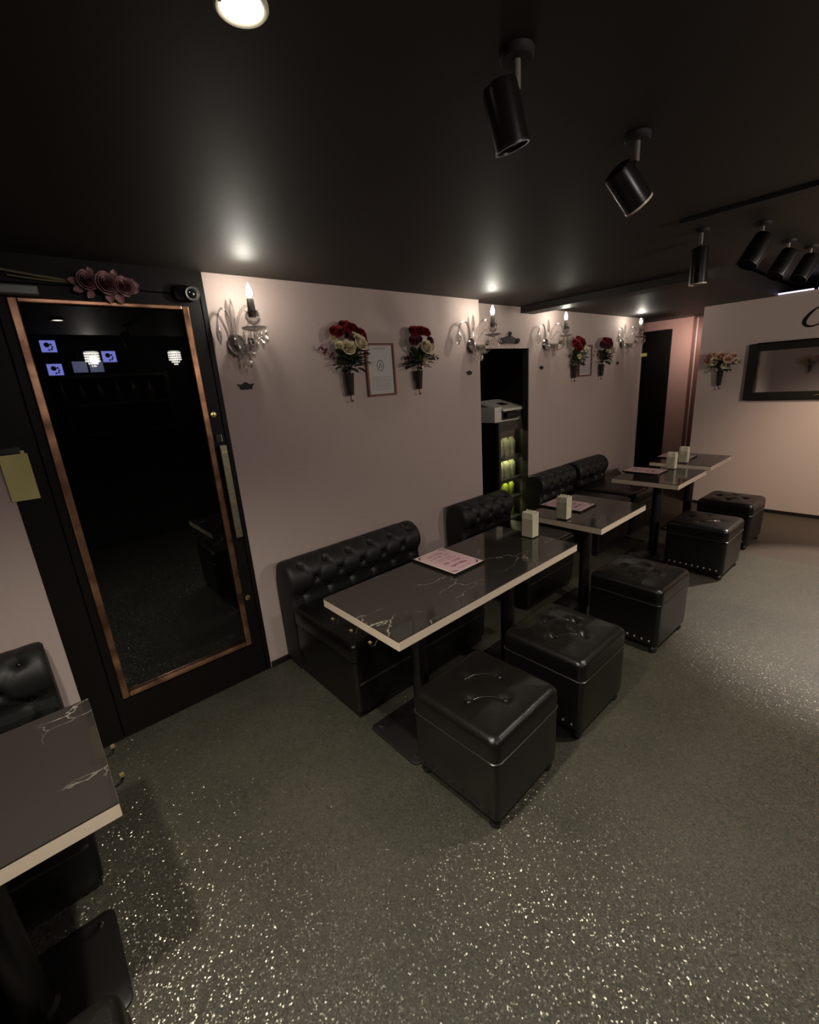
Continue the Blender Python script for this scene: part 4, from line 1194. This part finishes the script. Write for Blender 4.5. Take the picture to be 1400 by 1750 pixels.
pr = thing('printer', 'white printer with raised lid standing on the drinks fridge in the alcove', 'printer', (fc[0] - 0.02, fc[1], fh))
MB().box(-0.22, -0.20, 0.0, 0.20, 0.18, 0.012).box(-0.22, -0.20, 0.012, -0.12, 0.18, 0.135).box(0.16, -0.20, 0.012, 0.20, 0.18, 0.11).box(-0.12, 0.0, 0.012, 0.16, 0.18, 0.13).build('case', m_white, pr, smooth=False)
MB().box(-0.119, -0.17, 0.013, 0.159, -0.001, 0.085).build('paper_bay', m_blackwall, pr, smooth=False)
MB().prism([(-0.235, 0.095), (-0.225, 0.115), (0.08, 0.190), (0.085, 0.170)], lambda a, b: (-0.13, a, b), lambda a, b: (0.205, a, b)).build('lid', m_white, pr, smooth=False)
MB().prism([(-0.12, 0.1425), (-0.12, 0.1465), (-0.05, 0.164), (-0.05, 0.160)], lambda a, b: (0.0, a, b), lambda a, b: (0.09, a, b)).build('display', m_blackink, pr, smooth=False)
MB().box(-0.05, -0.215, 0.03, 0.15, -0.19, 0.075).build('front_tray', m_blackwall, pr, smooth=False)
sw = MB().box(-0.035, -0.008, -0.02, 0.035, 0, 0.02).build('wall_switch', m_white, smooth=False, bevel=0.002)
tag(sw, 'small white switch plate on the dark alcove wall left of the printer', 'switch'); sw.location = (3.925, 3.18, 1.345)

hk0 = None
for i, (x, z, l) in enumerate(((3.30, 1.828, 'first'), (3.374, 1.828, 'second'), (3.484, 1.828, 'third'))):
    if hk0 is None:
        hk0 = MB().lathe([(0.004, 0), (0.007, 0.006), (0.005, 0.012), (0.001, 0.013)], n=10, axis=(0, -1, 0)).build('curtain_peg', m_white); o = hk0
    else:
        o = cp(hk0)
    o.location = (x, YB, z + 0.012)
    tag(o, 'tiny white peg along the alcove top edge, %s from the left' % l, 'peg', 'white pegs on the alcove top edge')

# ------------------------------------------------------------------ the bar behind the viewer, seen reflected in the door's glass
bs = thing('bar_shelf', 'dark back bar shelf reflected in the black door glass', 'shelf', (0.97, -1.42, 0))
MB().box(-0.60, -0.16, 0.0, 0.60, 0.16, 1.0).build('base_cabinet', m_blackwall, bs, smooth=False)
for x in (-0.60, 0.56):
    MB().box(x, -0.14, 1.0, x + 0.04, 0.14, 1.94).build('side_panel', m_shelf, bs, smooth=False)
for z in (1.28, 1.60, 1.90):
    MB().box(-0.56, -0.14, z, 0.56, 0.14, z + 0.03).build('shelf_board', m_shelf, bs, smooth=False)
bo = None
for z in (1.0, 1.31, 1.63):
    for k in range(6):
        if bo is None:
            bo = MB().lathe([(0.030, 0.0), (0.034, 0.006), (0.034, 0.13), (0.014, 0.17), (0.013, 0.22), (0.015, 0.222), (0.015, 0.235), (0.003, 0.236)], n=14).build('liquor_bottle', m_bottle); o = bo
        else:
            o = cp(bo)
        o.location = (0.52 + k * 0.17, -1.38, z + 0.0003)
        tag(o, 'brown liquor bottle on the back bar shelf reflected in the door', 'bottle', 'liquor bottles on the back bar')
def make_card(label, mat, hw, hz, marks):
    t = thing('screen_panel', label, 'screen', group='lit panels over the bar')
    MB().box(-hw, -0.02, -hz, hw, 0.0, hz).build('face', mat, t, smooth=False)
    MB().box(-hw - 0.006, -0.03, -hz - 0.006, hw + 0.006, -0.0201, hz + 0.006).build('back_case', m_black, t, smooth=False)
    if marks:
        g = MB()
        for (x, z, r) in ((-0.012, 0.012, 0.024), (0.022, 0.016, 0.010), (0.030, -0.008, 0.009), (0.022, -0.028, 0.010), (0.0, -0.036, 0.009)):
            g.lathe([(r, 0.0), (r * 0.9, 0.0015)], (x, 0.0, z), 12, (0, 1, 0))
        g.build('flower_mark', m_blackink, t, smooth=False)
    return t
c1 = make_card('blue lit panel with dark flower marks, upper left in the door reflection', m_screen, 0.062, 0.055, True); c1.location = (0.49, -1.14, 2.205)
dup(c1, (0.50, -1.2, 1.985), 0, 'blue lit panel with dark flower marks, lower left in the door reflection')
dup(c1, (0.99, -1.14, 2.10), 0, 'blue lit panel with dark flower marks, right one in the door reflection')
c2 = make_card('dim photo panel, left of two in the door reflection', m_screen2, 0.062, 0.055, False); c2.location = (0.715, -1.20, 2.005)
dup(c2, (0.862, -1.20, 2.005), 0, 'dim photo panel, right of two in the door reflection')
for o in [o for o in COL.objects if o.name.startswith('screen_panel')]:
    MB().tube([(0, -0.022, 0.05), (0, -0.022, 2.70 - o.location.z)], 0.004, 6).build('hanger', m_iron, o)
def make_chandelier(label, loc):
    t = thing('bead_chandelier', label, 'chandelier', loc, group='glowing chandeliers over the bar')
    MB().tube([(0, 0, 0.07), (0, 0, 2.70 - loc[2])], 0.004, 6).build('chain', m_iron, t)
    MB().lathe([(0.02, 0.09), (0.065, 0.08), (0.065, 0.074), (0.02, 0.07)], n=20).build('ring', m_chrome, t)
    g = MB()
    for ri, r in enumerate((0.062, 0.04, 0.018)):
        n = (14, 10, 5)[ri]
        for k in range(n):
            a = 2 * pi * k / n
            for q in range(4 + ri):
                g.lathe([(0.0005, -0.010), (0.006, 0), (0.0005, 0.010)], (r * cos(a), r * sin(a), 0.06 - q * 0.025), 6)
    g.build('bead_strands', m_sparkle, t)
    return t
ch = make_chandelier('glowing bead chandelier, left one reflected in the door glass', (0.81, -0.98, 2.06))
dup(ch, (1.60, -0.98, 2.06), 0, 'glowing bead chandelier, right one reflected in the door glass')
